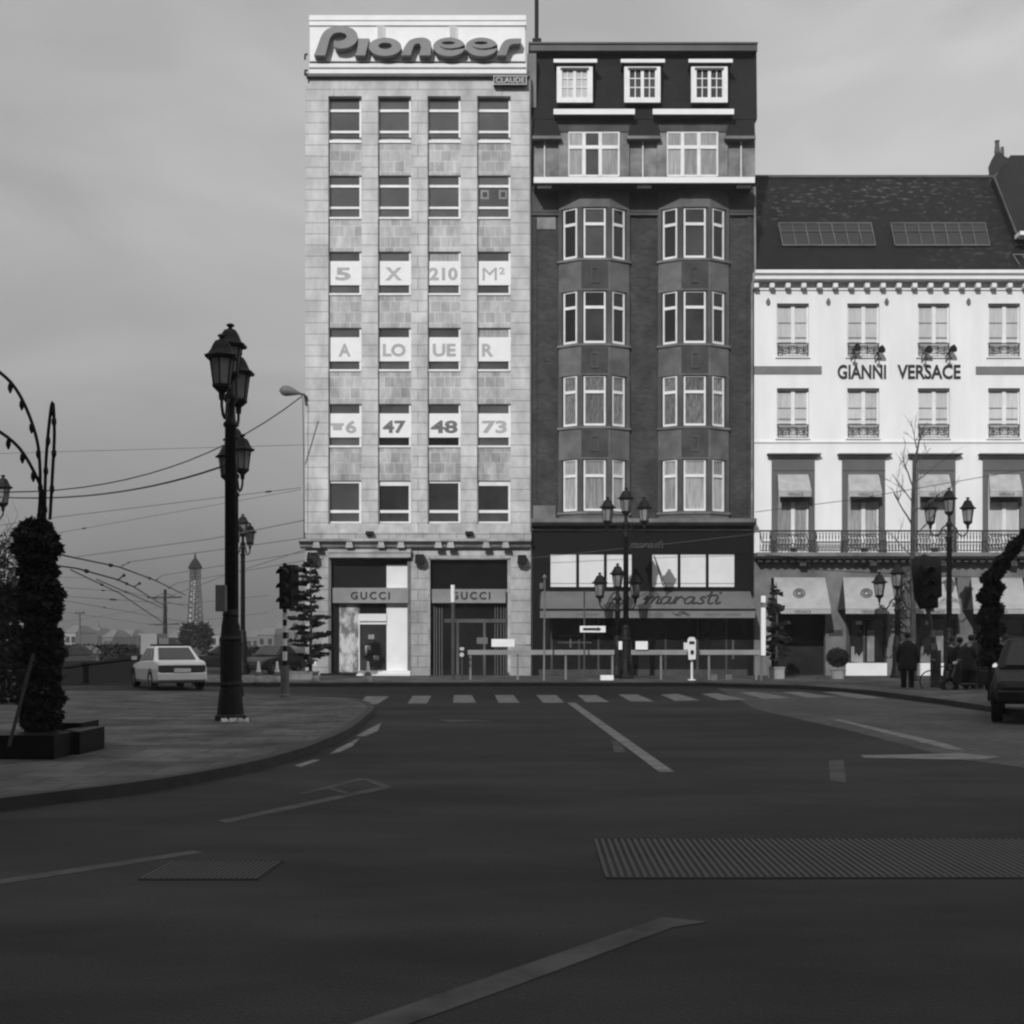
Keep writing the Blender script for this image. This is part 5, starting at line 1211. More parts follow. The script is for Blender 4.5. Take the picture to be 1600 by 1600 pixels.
# ---- cars
def loft(secs, n):
    b = MB(); m = len(secs)
    for s_ in secs: b.v += [tuple(p) for p in s_]
    for i in range(m-1):
        for k in range(n): b.f.append((i*n+k, i*n+(k+1)%n, (i+1)*n+(k+1)%n, (i+1)*n+k))
    b.f.append(tuple(range(n))[::-1]); b.f.append(tuple((m-1)*n+k for k in range(n))); return b
def car(label, cat, Lc, Wc, belt, roofz, paint, glass='dark_glass', hood=.95, suv=False, ground=.22):
    """nose points to +X, wheels on z=0"""
    c = thing('parked_car', label, cat); hl = Lc/2; hw = Wc/2
    st = [(-hl, ground+.12, belt-.10, .90), (-hl+.06, ground+.05, belt+.0, .95), (-hl+.5, ground, belt+.04, 1), (-hl+1.2, ground, belt+.03, 1), (0, ground, belt, 1), (hl-1.4, ground, belt-.04, 1), (hl-.55, ground, belt-.12, .97), (hl-.12, ground+.05, belt-.24, .90), (hl, ground+.12, belt-.36, .82)]
    secs = []
    for x, z0, z1, ws in st:
        w_ = hw*ws; h = z1-z0
        secs.append([(x,-w_*.94,z0),(x,w_*.94,z0),(x,w_,z0+.1*h+.02),(x,w_,z0+.62*h),(x,w_*.95,z1-.03),(x,w_*.85,z1),(x,-w_*.85,z1),(x,-w_*.95,z1-.03),(x,-w_,z0+.62*h),(x,-w_,z0+.1*h+.02)])
    loft(secs, 10).build('body', M[paint], c, smooth=False, bevel=.02)
    r0 = -hl+(.12 if suv else .62); r1 = -hl+(.35 if suv else 1.35); f1 = hl-2.15; f0 = hl-1.35
    def sec(x, z, w_): return [(x,-w_,z),(x,w_,z)]
    cb = MB(); wB, wT = hw*.90, hw*.70
    v = [(r0,-wB,belt),(f0,-wB,belt-.03),(f1,-wT,roofz),(r1,-wT,roofz),(r0,wB,belt),(f0,wB,belt-.03),(f1,wT,roofz),(r1,wT,roofz)]
    cb.add(v, [(0,1,2,3),(4,7,6,5),(3,2,6,7),(0,3,7,4),(1,5,6,2),(0,4,5,1)]); cb.build('cabin', M[paint], c, bevel=.05)
    # glass panels, slightly proud of the cabin
    def pane(name, q, off):
        b = MB(); q = [Vector(p) for p in q]; n_ = (q[1]-q[0]).cross(q[2]-q[0]).normalized()*off; b.hexa([p+n_*.2 for p in q], [p+n_ for p in q]); b.build(name, M[glass], c)
    V = [Vector(p) for p in v]
    def inset(q, u0, u1, v0, v1): 
        A, B, C_, D = q; f = lambda u, w_: A.lerp(B, u).lerp(D.lerp(C_, u), w_); return [f(u0,v0), f(u1,v0), f(u1,v1), f(u0,v1)]
    pane('rear_window', inset((V[4],V[0],V[3],V[7]),.10,.90,.10,.86), .03)
    pane('windscreen', inset((V[1],V[5],V[6],V[2]),.08,.92,.08,.9), .03)
    for sd, q in ((1,(V[5],V[4],V[7],V[6])),(-1,(V[0],V[1],V[2],V[3]))):
        us = ((.06,.34),(.37,.64),(.67,.93)) if sd == -1 else ((.07,.33),(.36,.63),(.66,.94))
        for u0, u1 in us: pane('side_window', inset(q,u0,u1,.12,.84), .03)
    for sx in (-hl+.80, hl-.85):
        for sy in (-1,1):
            b = MB(); Rw = .36 if suv else .31; n_ = 20; ys = (sy*(hw-.20), sy*(hw+.005))
            prof = [(Rw*.62,ys[0]),(Rw*.96,ys[0]),(Rw,ys[0]+sy*.03),(Rw,ys[1]-sy*.03),(Rw*.94,ys[1]),(Rw*.62,ys[1]),(Rw*.60,ys[1]-sy*.02)]
            for r_, yy in prof:
                for k in range(n_): b.v.append((sx+r_*math.cos(2*math.pi*k/n_), yy, Rw+r_*math.sin(2*math.pi*k/n_)))
            for i in range(len(prof)-1):
                for k in range(n_): b.f.append((i*n_+k,i*n_+(k+1)%n_,(i+1)*n_+(k+1)%n_,(i+1)*n_+k))
            b.f.append(tuple(range(n_)))
            wo = b.build('wheel', M['tyre'], c)
            rm = MB(); rm.prism([(Rw*.6*math.cos(2*math.pi*k/16),Rw*.6*math.sin(2*math.pi*k/16)) for k in range(16)], lambda u,v_,w_,sx=sx,sy=sy,Rw=Rw: Vector((sx+u, sy*(hw-.03+w_), Rw+v_)), 0, .015); rm.build('rim', M['rim'], wo)
            ar = MB(); ar.tube([(sx+(Rw+.045)*math.cos(math.pi*k/10), sy*(hw-.012), Rw+(Rw+.045)*math.sin(math.pi*k/10)) for k in range(11)], .03, 5); ar.build('wheel_arch', M['tyre'], c)
    b = MB(); b.box(-hl-.07,-hl+.10,-hw*.93,hw*.93,ground+.10,ground+.34); b.build('rear_bumper', M[paint], c, bevel=.03)
    b = MB(); b.box(hl-.14,hl+.06,-hw*.86,hw*.86,ground+.06,ground+.28); b.build('front_bumper', M['car_dark'], c, bevel=.03)
    for sy in (-1,1):
        b = MB(); b.box(-hl-.025,-hl+.08,sy*hw*.52-.24*1,sy*hw*.52+.24,belt-.36,belt-.17); b.build('tail_light', M['bay_panel'], c)
        b = MB(); b.box(hl-.10,hl+.01,sy*hw*.60-.14,sy*hw*.60+.14,belt-.58,belt-.42); b.build('headlight', M['lantern_glass'], c)
        b = MB(); b.box(f0-.15,f0,sy*(hw+.0),sy*(hw+.16),belt+.02,belt+.14); b.build('wing_mirror', M[paint], c)
    b = MB(); b.box(-hl-.085,-hl+.05,-.26,.26,belt-.34,belt-.22); b.build('number_plate', M['sign_white'], c)
    return c
Yc = 42.6
wc = car('white saloon car seen from behind in three-quarter view beyond the island', 'car', 4.45, 1.68, .92, 1.40, 'car_white')
wc.location = (XW(261,Yc), Yc, 0); wc.rotation_euler.z = math.radians(90+27)
tp = MB(); tp.box(-2.262,-2.15,-.74,.74,.60,.80); o = tp.build('tail_panel', M['bay_panel']); o.parent = wc
rk = MB(); rk.box(-.55,.25,-.5,.5,1.43,1.46); rk.box(-.5,-.45,-.5,.5,1.40,1.44); rk.box(.15,.2,-.5,.5,1.40,1.44)
ro = rk.build('roof_rack', M['iron']); ro.parent = wc
sv = car('dark off-road car cut by the photo edge, one front wheel turned to the road', 'car', 4.3, 1.8, 1.06, 1.62, 'car_black', glass='car_black_glass', suv=True, ground=.36)
sv.location = (XW(1574,24.6)+1.22, 26.0, 0); sv.rotation_euler.z = math.radians(-112)
dc = car('small dark car parked behind the cones and traffic light', 'car', 3.9, 1.6, .88, 1.35, 'car_dark'); dc.location = (XW(424,60), 60, 0); dc.rotation_euler.z = math.radians(250)
for x_, y_, r_, l_ in ((118,60,170,'dark car parked at the foot of the twin far lamp post'),(338,66,200,'dark car half hidden between the white car and the biggest lamp post')):
    o = copy_tree(dc); o.location = (XW(x_,y_), y_, 0); o.rotation_euler.z = math.radians(r_); o['label'] = l_

# ---- people and a bicycle
def grow(name, pts, edges, rad, m, parent, loc, sub=2, root=0):
    me = bpy.data.meshes.new(name); me.from_pydata(pts, edges, []); me.update()
    o = bpy.data.objects.new('tmp', me); C.objects.link(o)
    md = o.modifiers.new('skin', 'SKIN'); md.use_smooth_shade = True
    for i, r_ in enumerate(rad): me.skin_vertices[0].data[i].radius = (r_, r_) if not isinstance(r_, tuple) else r_
    for i in range(len(pts)): me.skin_vertices[0].data[i].use_root = (i == root)
    s_ = o.modifiers.new('sub', 'SUBSURF'); s_.levels = sub; s_.render_levels = sub
    dg = bpy.context.evaluated_depsgraph_get(); dg.update()
    nm = bpy.data.meshes.new_from_object(o.evaluated_get(dg)); bpy.data.objects.remove(o)
    nm.name = name; nm.materials.clear(); nm.materials.append(M[m])
    for p in nm.polygons: p.use_smooth = True
    q = bpy.data.objects.new(name, nm); C.objects.link(q); q.parent = parent
    return q
def person(label, loc, rz, H=1.78, stride=.12, lean=0.0, arms='down', bulky=1.0):
    """faces -Y before turning; body one mesh; coat, trousers, hair, shoes as children"""
    r = thing('person', label, 'person', loc, rz=math.radians(rz)); k = H/1.78
    if arms == 'down': hand = [(.27,-.02,.86),(-.27,.04,.86)]; elb = [(.27,.03,1.13),(-.27,.05,1.13)]
    else: hand = [(.24,-.34,1.10),(-.24,-.34,1.10)]; elb = [(.29,-.06,1.14),(-.29,-.06,1.14)]
    pts = [(0,0,.97),(0,.01,1.2),(0,.01,1.42),(0,-lean*.3,1.52),(0,-.02-lean*.4,1.60),(0,-.03-lean*.4,1.70),
           (.17,.01,1.43),elb[0],hand[0],(-.17,.01,1.43),elb[1],hand[1],
           (.10,0,.92),(.11,-.03-stride*.5,.50),(.11,.02-stride,.08),(.11,-.14-stride,.04),(-.10,0,.92),(-.11,-.02+stride*.3,.50),(-.11,.05+stride,.08),(-.11,-.10+stride,.04),
           (hand[0][0],hand[0][1]-.02,hand[0][2]-.10),(hand[1][0],hand[1][1]-.02,hand[1][2]-.10)]
    ed = [(0,1),(1,2),(2,3),(3,4),(4,5),(2,6),(6,7),(7,8),(8,20),(2,9),(9,10),(10,11),(11,21),(0,12),(12,13),(13,14),(14,15),(0,16),(16,17),(17,18),(18,19)]
    rd = [.14,.13,.15,.06,.085,.085,.075,.05,.035,.075,.05,.035,.10,.07,.045,.04,.10,.07,.045,.04,.03,.03]
    grow('body', [tuple(c*k for c in p) for p in pts], ed, [q*k for q in rd], 'skin', r, loc)
    # face features
    hz = 1.655*k; hy = -.02-lean*.4
    f = MB(); f.tube([(0,hy-.085,hz+.01),(0,hy-.115,hz-.02),(0,hy-.085,hz-.035)],[.008,.016,.008],5)
    for s_ in (-1,1): f.lathe([(.004,-.03),(.014,-.01),(.014,.015),(.004,.03)], (s_*.088,hy+.0,hz), 6)
    o = f.build('face', M['skin']); o.parent = r
    h = MB(); h.lathe([(.088,-.05),(.102,0),(.10,.06),(.075,.10),(.02,.125)], (0,hy+.022,hz+.02), 12); o = h.build('hair', M['hair'], smooth=True); o.parent = r
    # coat: closed shape of oval rings with sleeves
    b = MB(); n_ = 14; prof = [(.62,.25,.20),(.80,.245,.19),(1.0,.225,.17),(1.15,.21,.16),(1.32,.235,.165),(1.42,.215,.14),(1.50,.12,.10),(1.54,.075,.075)]
    for z, rx, ry in prof:
        for t in range(n_): a = 2*math.pi*t/n_; b.v.append((rx*bulky*math.cos(a)*k, (ry*bulky*math.sin(a)+.01-lean*max(0,z-1)*.5)*k, z*k))
    for i in range(len(prof)-1):
        for t in range(n_): b.f.append((i*n_+t,i*n_+(t+1)%n_,(i+1)*n_+(t+1)%n_,(i+1)*n_+t))
    b.f.append(tuple(range(n_))[::-1])
    for sg in (0,1):
        S_ = (.19 if sg == 0 else -.19, .01, 1.42); b.tube([Vector(S_)*k, Vector(elb[sg])*k, Vector(hand[sg])*k], [.085*k*bulky,.07*k*bulky,.052*k], 10)
    o = b.build('coat', M['coat'], smooth=True); o.parent = r
    b = MB()
    for sx, q in ((.10,(12,13,14)),(-.10,(16,17,18))):
        b.tube([Vector((pts[q[0]][0],0,.98))*k, Vector(pts[q[1]])*k, Vector((pts[q[2]][0],pts[q[2]][1],.07))*k], [.12*k,.092*k,.075*k], 10)
    o = b.build('trousers', M['trouser'], smooth=True); o.parent = r
    b = MB()
    for q in (14,18):
        x, y, z = pts[q]; b.lathe([(.055,0),(.06,.04),(.05,.09)], (x*k,(y)*k,0), 8); b.hexa([(x*k-.045,y*k-.20,0),(x*k+.045,y*k-.20,0),(x*k+.055,y*k,0),(x*k-.055,y*k,0)], [(x*k-.035,y*k-.18,.05),(x*k+.035,y*k-.18,.05),(x*k+.045,y*k,.09),(x*k-.045,y*k,.09)])
    o = b.build('shoes', M['iron']); o.parent = r
    # hands with fingers
    for sg in (0,1):
        hp = Vector((hand[sg][0],hand[sg][1]-.02,hand[sg][2]-.06))*k; b = MB()
        b.box(hp.x-.018,hp.x+.018,hp.y-.04,hp.y+.04,hp.z-.07,hp.z+.02)
        for j in range(4): b.tube([hp+Vector((0,-.032+.021*j,-.06)), hp+Vector((0,-.036+.021*j,-.10-.01*(j in (1,2)))), hp+Vector((0,-.03+.018*j,-.13-.012*(j in (1,2))))], [.0095,.009,.007], 5)
        b.tube([hp+Vector((0,-.035,-.01)), hp+Vector((0,-.062,-.04)), hp+Vector((0,-.06,-.075))], [.012,.010,.008], 5)
        o = b.build('hand', M['skin']); o.parent = r
    return r
person('person in a long dark coat standing at the kerb by the bare tree', (XW(1418,39.8), 39.8, 0.0), 165, 1.84, .05, bulky=1.12)
person('person in dark bulky clothes bending beside the bicycle', (XW(1510,38.5), 38.5, 0.0), 115, 1.75, .10, lean=.5, arms='fwd', bulky=1.45)
person('person in a dark jacket standing behind the off-road car', (XW(1572,40), 40, 0.0), 20, 1.75, .03)
person('person in dark clothing walking beyond the motor scooter toward the shops', (XW(1533,42), 42, 0.0), 150, 1.72, .15, bulky=1.2)
person('person in bulky black clothes standing close to the garland arch foot', (XW(1526,39.2), 39.2, 0.0), 200, 1.76, .04, bulky=1.35)
person('person in a black coat between the bicycle and the arch, seen from behind', (XW(1500,41), 41, 0.0), 175, 1.68, .06, bulky=1.2)
person('person in a dark coat half hidden behind the motor scooter', (XW(1488,42.5), 42.5, 0.0), 60, 1.70, .08)
bk = thing('bicycle', 'dark bicycle standing by the post of the large traffic light', 'bicycle', (XW(1455,39), 39, 0), rz=math.radians(-12))
def ring_y(b, cx, cz, R_, r_): b.tube([(cx+R_*math.cos(2*math.pi*t/24), 0, cz+R_*math.sin(2*math.pi*t/24)) for t in range(25)], r_, 5, False)
for cx in (0, 1.05):
    b = MB(); ring_y(b, cx, .34, .33, .02); wo = b.build('wheel', M['tyre']); wo.parent = bk
    b = MB()
    for t in range(10): b.tube([(cx,0,.34),(cx+.32*math.cos(t*.628),0,.34+.32*math.sin(t*.628))], .003, 3)
    o = b.build('spokes', M['rim']); o.parent = wo
b = MB(); 
for p_ in ([(0,0,.34),(.12,0,.80),(.10,0,.95)],[(.12,0,.78),(.72,0,.80)],[(.15,0,.70),(.45,0,.30)],[(.45,0,.30),(.75,0,.88)],[(.45,0,.30),(1.05,0,.34)],[(1.05,0,.34),(.72,0,.78)]): b.tube([Vector(p) for p in p_], .018, 6)
o = b.build('frame', M['coat']); o.parent = bk
b = MB(); b.tube([(.02,-.26,1.0),(.10,-.2,1.0),(.12,0,.97),(.10,.2,1.0),(.02,.26,1.0)], .014, 5); o = b.build('handlebar', M['rim']); o.parent = bk
b = MB(); b.hexa([(.66,-.05,.88),(.92,-.09,.88),(.92,.09,.88),(.66,.05,.88)],[(.66,-.03,.93),(.92,-.08,.94),(.92,.08,.94),(.66,.03,.93)]); o = b.build('saddle', M['coat']); o.parent = bk
# motor scooter between the bending person and the arch
ms = thing('motor_scooter', 'dark motor scooter with a bright headlamp standing before the shop windows', 'scooter', (XW(1478,38), 38, 0), rz=math.radians(-10))
for cx in (.1, 1.35):
    b = MB(); ring_y(b, cx, .26, .19, .075); wo = b.build('wheel', M['tyre']); wo.parent = ms
    b = MB(); b.tube([(cx,-.04,.26),(cx,.04,.26)], .10, 12); o = b.build('rim', M['rim']); o.parent = wo
b = MB()
b.hexa([(.18,-.2,.35),(.42,-.22,.28),(.42,.22,.28),(.18,.2,.35)], [(.30,-.16,.95),(.40,-.16,.95),(.40,.16,.95),(.30,.16,.95)])
b.hexa([(.4,-.2,.26),(1.0,-.2,.26),(1.0,.2,.26),(.4,.2,.26)], [(.4,-.2,.32),(1.0,-.2,.32),(1.0,.2,.32),(.4,.2,.32)])
b.hexa([(.85,-.2,.30),(1.6,-.16,.45),(1.6,.16,.45),(.85,.2,.30)], [(.92,-.16,.70),(1.65,-.12,.72),(1.65,.12,.72),(.92,.16,.70)])
b.prism([(-.02,.46),(.1,.52),(.25,.44),(.2,.30),(.1,.48),(.0,.40)], lambda u,v,w_: Vector((u,w_,v)), -.08, .08)
o = b.build('fairing', M['car_dark']); o.parent = ms; o.modifiers.new('bevel','BEVEL').width = .03
b = MB(); b.hexa([(.88,-.14,.70),(1.55,-.12,.72),(1.55,.12,.72),(.88,.14,.70)],[(.92,-.12,.78),(1.5,-.10,.80),(1.5,.10,.80),(.92,.12,.78)]); o = b.build('seat', M['coat']); o.parent = ms
b = MB(); b.tube([(.38,-.32,1.02),(.34,0,1.0),(.38,.32,1.02)], .018, 6); b.tube([(.34,0,1.0),(.1,0,.3)], .025, 6); o = b.build('handlebar', M['rim']); o.parent = ms
b = MB(); b.lathe([(.0,-.05),(.08,-.03),(.08,.03),(.0,.05)], (.27,0,.92), 10); o = b.build('headlight', M['sign_white']); o.parent = ms

# ---- street lamp and cable on the stone corner
wl = thing('wall_street_lamp', 'grey drop-shaped street lamp on a bracket at the stone building corner', 'street lamp', (XW(477), F, ZW(620)))
b = MB(); Yw = F-.45
b2 = MB(); pth = [P(438,609,Yw),P(445,606,Yw),P(458,611,Yw),P(471,615,Yw)]; b2.tube([P(437,610,Yw),P(441,610,Yw),P(448,610.5,Yw),P(457,612,Yw),P(466,614.5,Yw),P(471,615.5,Yw)], [.06,.19,.23,.17,.07,.04], 10); b2.build('lamp_head', M['pole_grey'], wl, smooth=True)
b.tube([P(470,615.5,Yw),P(476,617,F-.25),P(477.5,624,F+.0)], .05, 6); b.tube([P(478,618,F-.05),P(478,632,F-.05)], .06, 6); b.build('bracket', M['zinc'], wl)
cbm = MB(); cbm.tube([P(473,620,Yw),P(474.5,700,F-.35),P(475,850,F-.3)], .018, 4); tag(cbm.build('hanging_cable', M['wire']), 'thin cable hanging down along the stone building edge', 'cable')
ng = MB(); 
for y in (85,110): ng.tube([P(480,y,F-.1),P(477,y,F-.3),P(476.5,y+8,F-.3)], .04, 5)
tag(ng.build('corner_hook', M['iron']), 'small iron hooks at the top corner of the stone building', 'hook')
b = MB(); b.tube([P(828.5,122,F-.12),P(829.5,860,F-.12)], .035, 6); tag(b.build('drainpipe', M['ledge_grey']), 'thin drainpipe at the joint of the stone and brick buildings', 'drainpipe')
b = MB(); b.tube([P(1179.5,292,F-.12),P(1180,430,F-.12),P(1175,445,F-.12),P(1175,810,F-.12)], .045, 6); tag(b.build('drainpipe', M['render_grey']), 'grey drainpipe at the joint of the brick and white buildings', 'drainpipe')

# ---- overhead wires
WG = 'overhead wires across the street'
def wire(pts, r=.016, m='wire', lab='thin overhead wire crossing the sky above the street', ins=()):
    b = MB(); q = [P(x, y, Y) for x, y, Y in pts]
    if len(q) > 2:
        q = [Vector(v) for v in catmull([tuple(v) for v in q], False, 6)] if False else q
    b.tube(q, r, 4); o = b.build('overhead_wire', M[m]); tag(o, lab, 'wire', WG)
    if ins:
        c = MB()
        for t in ins:
            i = min(int(t*(len(q)-1)), len(q)-2); f = t*(len(q)-1)-i; p = q[i].lerp(q[i+1], f); d = (q[i+1]-q[i]).normalized(); c.tube([p-d*r*9,p-d*r*5,p+d*r*5,p+d*r*9], [r,r*2.4,r*2.4,r], 5)
        c.build('insulator', M['iron'], o)
def quad_pts(x0,y0,xm,ym,x1,y1,Y0,Y1,n=16):
    out = []
    for i in range(n+1):
        t = i/n; a = (1-t)*(1-2*t); b_ = 4*t*(1-t); c_ = t*(2*t-1); out.append((a*x0+b_*xm+c_*x1, a*y0+b_*ym+c_*y1, Y0+(Y1-Y0)*t))
    return out
wire(quad_pts(-60,766,230,741,472,619,40,52), .028, lab='sagging wire running up to the drop-shaped street lamp')
wire(quad_pts(-60,772,160,772,366,722,40,34), .028, lab='heavy sagging cable reaching the second tall candelabrum')
wire([(-50,710,60),(480,695,54)], .014, 'wire_pale', 'faint level wire behind the lamp lanterns')
wire([(480,695,54),(1180,640,54)], .012, 'wire_pale', 'faint wire passing in front of the stone building') if False else None
wire([(-50,828,50),(90,808,50),(470,762,53)], .016, 'wire_pale', 'wire with a dark insulator ending at the stone building edge', (.93,))
wire([(-50,850,55),(95,832,55),(470,765,53)], .013, 'wire_pale', 'faint lower wire with a pair of clamps left of the lamps', (.55,))
wire([(60,858,40),(105,869,45),(187,886,55),(243,907,70),(290,930,100)], .035, 'wire', 'upper tram contact wire sloping toward the lattice spire', (.45,.7))
wire([(60,880,40),(120,888,45),(185,906,55),(209,917,70),(262,950,110)], .035, 'wire', 'lower tram contact wire sloping toward the mast', (.3,.62))
wire([(187,886,55),(203,878,50),(480,840,52)], .016, 'wire_pale', 'span wire holding the upper tram contact wire', (.18,.45))
wire([(183,907,55),(195,898,50)], .03, 'wire', 'short pull-off wire between the two tram contact wires', (.9,))
wire([(243,907,70),(254,899,65),(480,862,60)], .018, 'wire_pale', 'second span wire holding the upper tram contact wire', (.12,))
wire([(209,917,70),(219,911,66)], .035, 'wire', 'short pull-off wire at the lower tram contact wire', (.9,))
wire([(262,920,80),(276,911,75),(480,875,70)], .02, 'wire_pale', 'third span wire near the lattice spire', (.1,))
wire([(-30,899,80),(140,903,80)], .02, 'wire_pale', 'level far wire beside the garland column')
wire([(90,931,90),(300,945,95)], .03, 'wire_pale', 'level far wire above the far mast', (.4,))
wire([(90,955,100),(300,985,100)], .03, 'wire_pale', 'far sloping wire low over the horizon')
wire([(280,945,100),(420,930,95)], .025, 'wire_pale', 'far rising wire behind the lamp posts')
wire([(1180,800,50),(1330,781,49),(1600,734,47),(1800,700,45)], .016, 'wire', 'thin wire crossing in front of the tall grey window surrounds')
wire([(820,873,53),(1040,850,52.5),(1180,834,52)], .010, 'wire_pale', 'faint thin wire over the black shop front')
for i_, q_ in enumerate(([(100,918,90),(200,925,95),(300,950,105)],[(100,938,95),(290,972,110)],[(120,870,60),(330,842,58),(480,812,55)],[(95,972,110),(258,948,105)],[(258,934,105),(350,900,90),(480,858,75)],[(258,976,105),(420,957,95)],[(110,890,60),(187,927,70),(258,975,105)],[(150,905,60),(262,953,100)])):
    wire(q_, .022 if i_ < 6 else .03, 'wire_pale' if i_ < 6 else 'wire', lab=['upper of the level tram wires left of the mast','lower of the level tram wires left of the mast','long faint wire rising behind the lamp row','faint wire from the garland column to the mast top','wire from the mast arm up toward the stone corner','low wire from the mast toward the traffic light','converging contact wire ending at the mast lower arm','converging contact wire ending beside the lattice spire'][i_], ins=(.3,) if i_ in (0,1,6,7) else ())
# tram mast
mt = thing('tram_mast', 'slim tram mast with two cross arms on the horizon', 'mast', (XW(258,105), 105, 0)); b = MB()
b.tube([P(258,1012,105),P(258,921,105)], [.2,.12], 8); b.build('pole', M['iron'], mt)
b = MB(); b.tube([P(230,934,105),P(284,933,105)], .06, 5); b.tube([P(233,976,105),P(280,975,105)], .05, 5); b.tube([P(240,934,105),P(258,926,105),P(275,933,105)], .03, 4); b.build('cross_arm', M['iron'], mt)
b = MB(); b.tube([P(124.5,1015,120),P(124.5,957,120)], .10, 6); b.tube([P(117,957,120),P(132,957,120)], .12, 6); tag(b.build('twin_lamp', M['wire_pale']), 'thin far lamp post with a short twin head', 'street lamp')
# lattice spire
ls = thing('lattice_spire', 'pale tapering scaffolded spire with a dark cap on the horizon', 'tower', (XW(305,130), 130, 0)); Yl = 130
b = MB()
for k in range(13):
    t0, t1 = k/13, (k+1)/13; ya, yb2 = 1000-110*t0, 1000-110*t1; wa, wb = 13*(1-t0*.52), 13*(1-t1*.52)
    for s_ in (-1,1):
        b.tube([P(305+s_*wa,ya,Yl-1),P(305+s_*wb,yb2,Yl-1)], .12, 4); b.tube([P(305+s_*wa*.5,ya,Yl-1),P(305+s_*wb*.5,yb2,Yl-1)], .07, 4)
        b.tube([P(305+s_*wa,ya,Yl-1),P(305-s_*wb,yb2,Yl-1)], .06, 4)
    b.tube([P(305-wa,ya,Yl-1),P(305+wa,ya,Yl-1)], .08, 4)
b.build('scaffold', M['bay_stone'], ls)
b = MB(); b.prism([(293.5,1008),(316.5,1008),(310.5,893),(299.5,893)], lambda u,v,w_: P(u,v,Yl+w_), 0, 1.8); b.build('spire_body', M['spire_white'], ls)
b = MB(); b.lathe([(.62,-.5),(.55,.3),(.75,.5),(.5,1.0),(.12,1.5),(.05,2.0)], P(305,895,Yl), 8); b.build('cap', M['iron'], ls)
for i, (x, w_, h, y) in enumerate(((295,8,22,105),(317,9,24,103))):
    tr = thing('far_tree', ['dark far tree at the foot of the spire, on its mast side','dark far tree at the foot of the spire, on its lamp post side'][i], 'tree', (XW(x,y),y,0), 'dark trees below the lattice spire'); b = MB(); random.seed(50+i)
    cpt = P(x,994,y)
    def sm_():
        v = Vector((random.gauss(0,1),random.gauss(0,1),random.gauss(0,1))).normalized()*random.uniform(.4,1); return cpt+Vector((v.x*.72,v.y*.7,v.z*1.0)), v
    leaves(b, 1300, sm_, .30, 51+i); b.build('crown', M['leaf'], tr)
    b = MB(); b.tube([(cpt.x,y,0),(cpt.x,y,2)],.12,6); b.build('trunk', M['bark'], tr)
# clipped hedges and a low parapet beyond the junction
for i, (xa, xb, Y, h, lab) in enumerate(((-240,215,72,1.25,'long dark clipped hedge beyond the ramp wall'),(318,445,78,1.1,'dark clipped hedge beyond the cones and lamp posts'))):
    hg = thing('clipped_hedge', lab, 'hedge', (XW((xa+xb)/2,Y),Y,0)); b = MB(); x0, x1 = XW(xa,Y), XW(xb,Y)
    b.box(x0,x1,Y-.35,Y+.35,0,h-.1); random.seed(90+i)
    def smh():
        f = random.random(); x = random.uniform(x0,x1)
        return (Vector((x,Y-.35,random.uniform(.05,h-.1))),Vector((0,-1,.2))) if f < .6 else (Vector((x,Y+random.uniform(-.35,.35),h-.12)),Vector((0,-.3,1)))
    leaves(b, 5200 if i == 0 else 1600, smh, .24, 90+i, .1); b.build('foliage', M['leaf_dark'], hg)
# far church spire
cs = MB(); c0 = P(153,1012,260); cs.lathe([(1.6,-3),(1.5,1.6),(1.7,1.7),(.75,3.4),(.1,5.6)], c0+Vector((0,0,0)), 8); cs.box(c0.x-3.5,c0.x+1,258,262,-1,2.6)
tag(cs.build('church_spire', M['far']), 'small pointed church spire on the horizon', 'church')
# cabinet / lorry, ramp wall, bush
lr = MB(); lr.box(XW(216,80),XW(245,80),80,82.4,.3,ZW(990,80)); lo = thing('box_van', 'pale box van standing behind the white car', 'van', (XW(230,80),80,0)); lr.build('cargo_box', M['far_light'], lo)
lr = MB(); lr.box(XW(216,80)+.02,XW(219.5,80),79.96,80,.6,1.9); lr.build('rear_door', M['bay_panel'], lo)
lr = MB(); lr.box(XW(246,80),XW(262,80),80.2,82.2,.4,ZW(997,80)); lr.build('cab', M['far'], lo)
lr = MB()
for x in (219,241,258): lr.tube([(XW(x,80),79.95,.35),(XW(x,80),80.2,.35)], .35, 12)
lr.build('wheel', M['tyre'], lo)
rw = MB(); 
rw.prism([(70,1068),(215,1067),(236,1060),(236,1024),(130,1039),(70,1046)], lambda u,v,w_: P(u,v,46.5+w_), 0, .4)
rw.prism([(66,1047),(238,1025),(238,1021),(130,1035.5),(66,1043)][::-1], lambda u,v,w_: P(u,v,46.4+w_), 0, .6)
tag(rw.build('ramp_wall', M['black_front']), 'low dark ramp wall sloping behind the white car', 'wall')
bs_ = thing('low_bush', 'dark rounded bush above the ramp wall beside the white car', 'shrub', (XW(185,56),56,0)); b = MB(); bc = P(184,1028,56)
def sm2():
    v = Vector((random.gauss(0,1),random.gauss(0,1),abs(random.gauss(0,1)))).normalized()*random.uniform(.5,1); return Vector((bc.x,56,bc.z))+Vector((v.x*.78,v.y*.6,v.z*.55)), v
leaves(b, 1400, sm2, .16, 71); b.lathe([(.6,-.7),(.65,0),(.5,.3),(.1,.45)], (bc.x,56,bc.z), 10); b.build('crown', M['leaf_dark'], bs_)
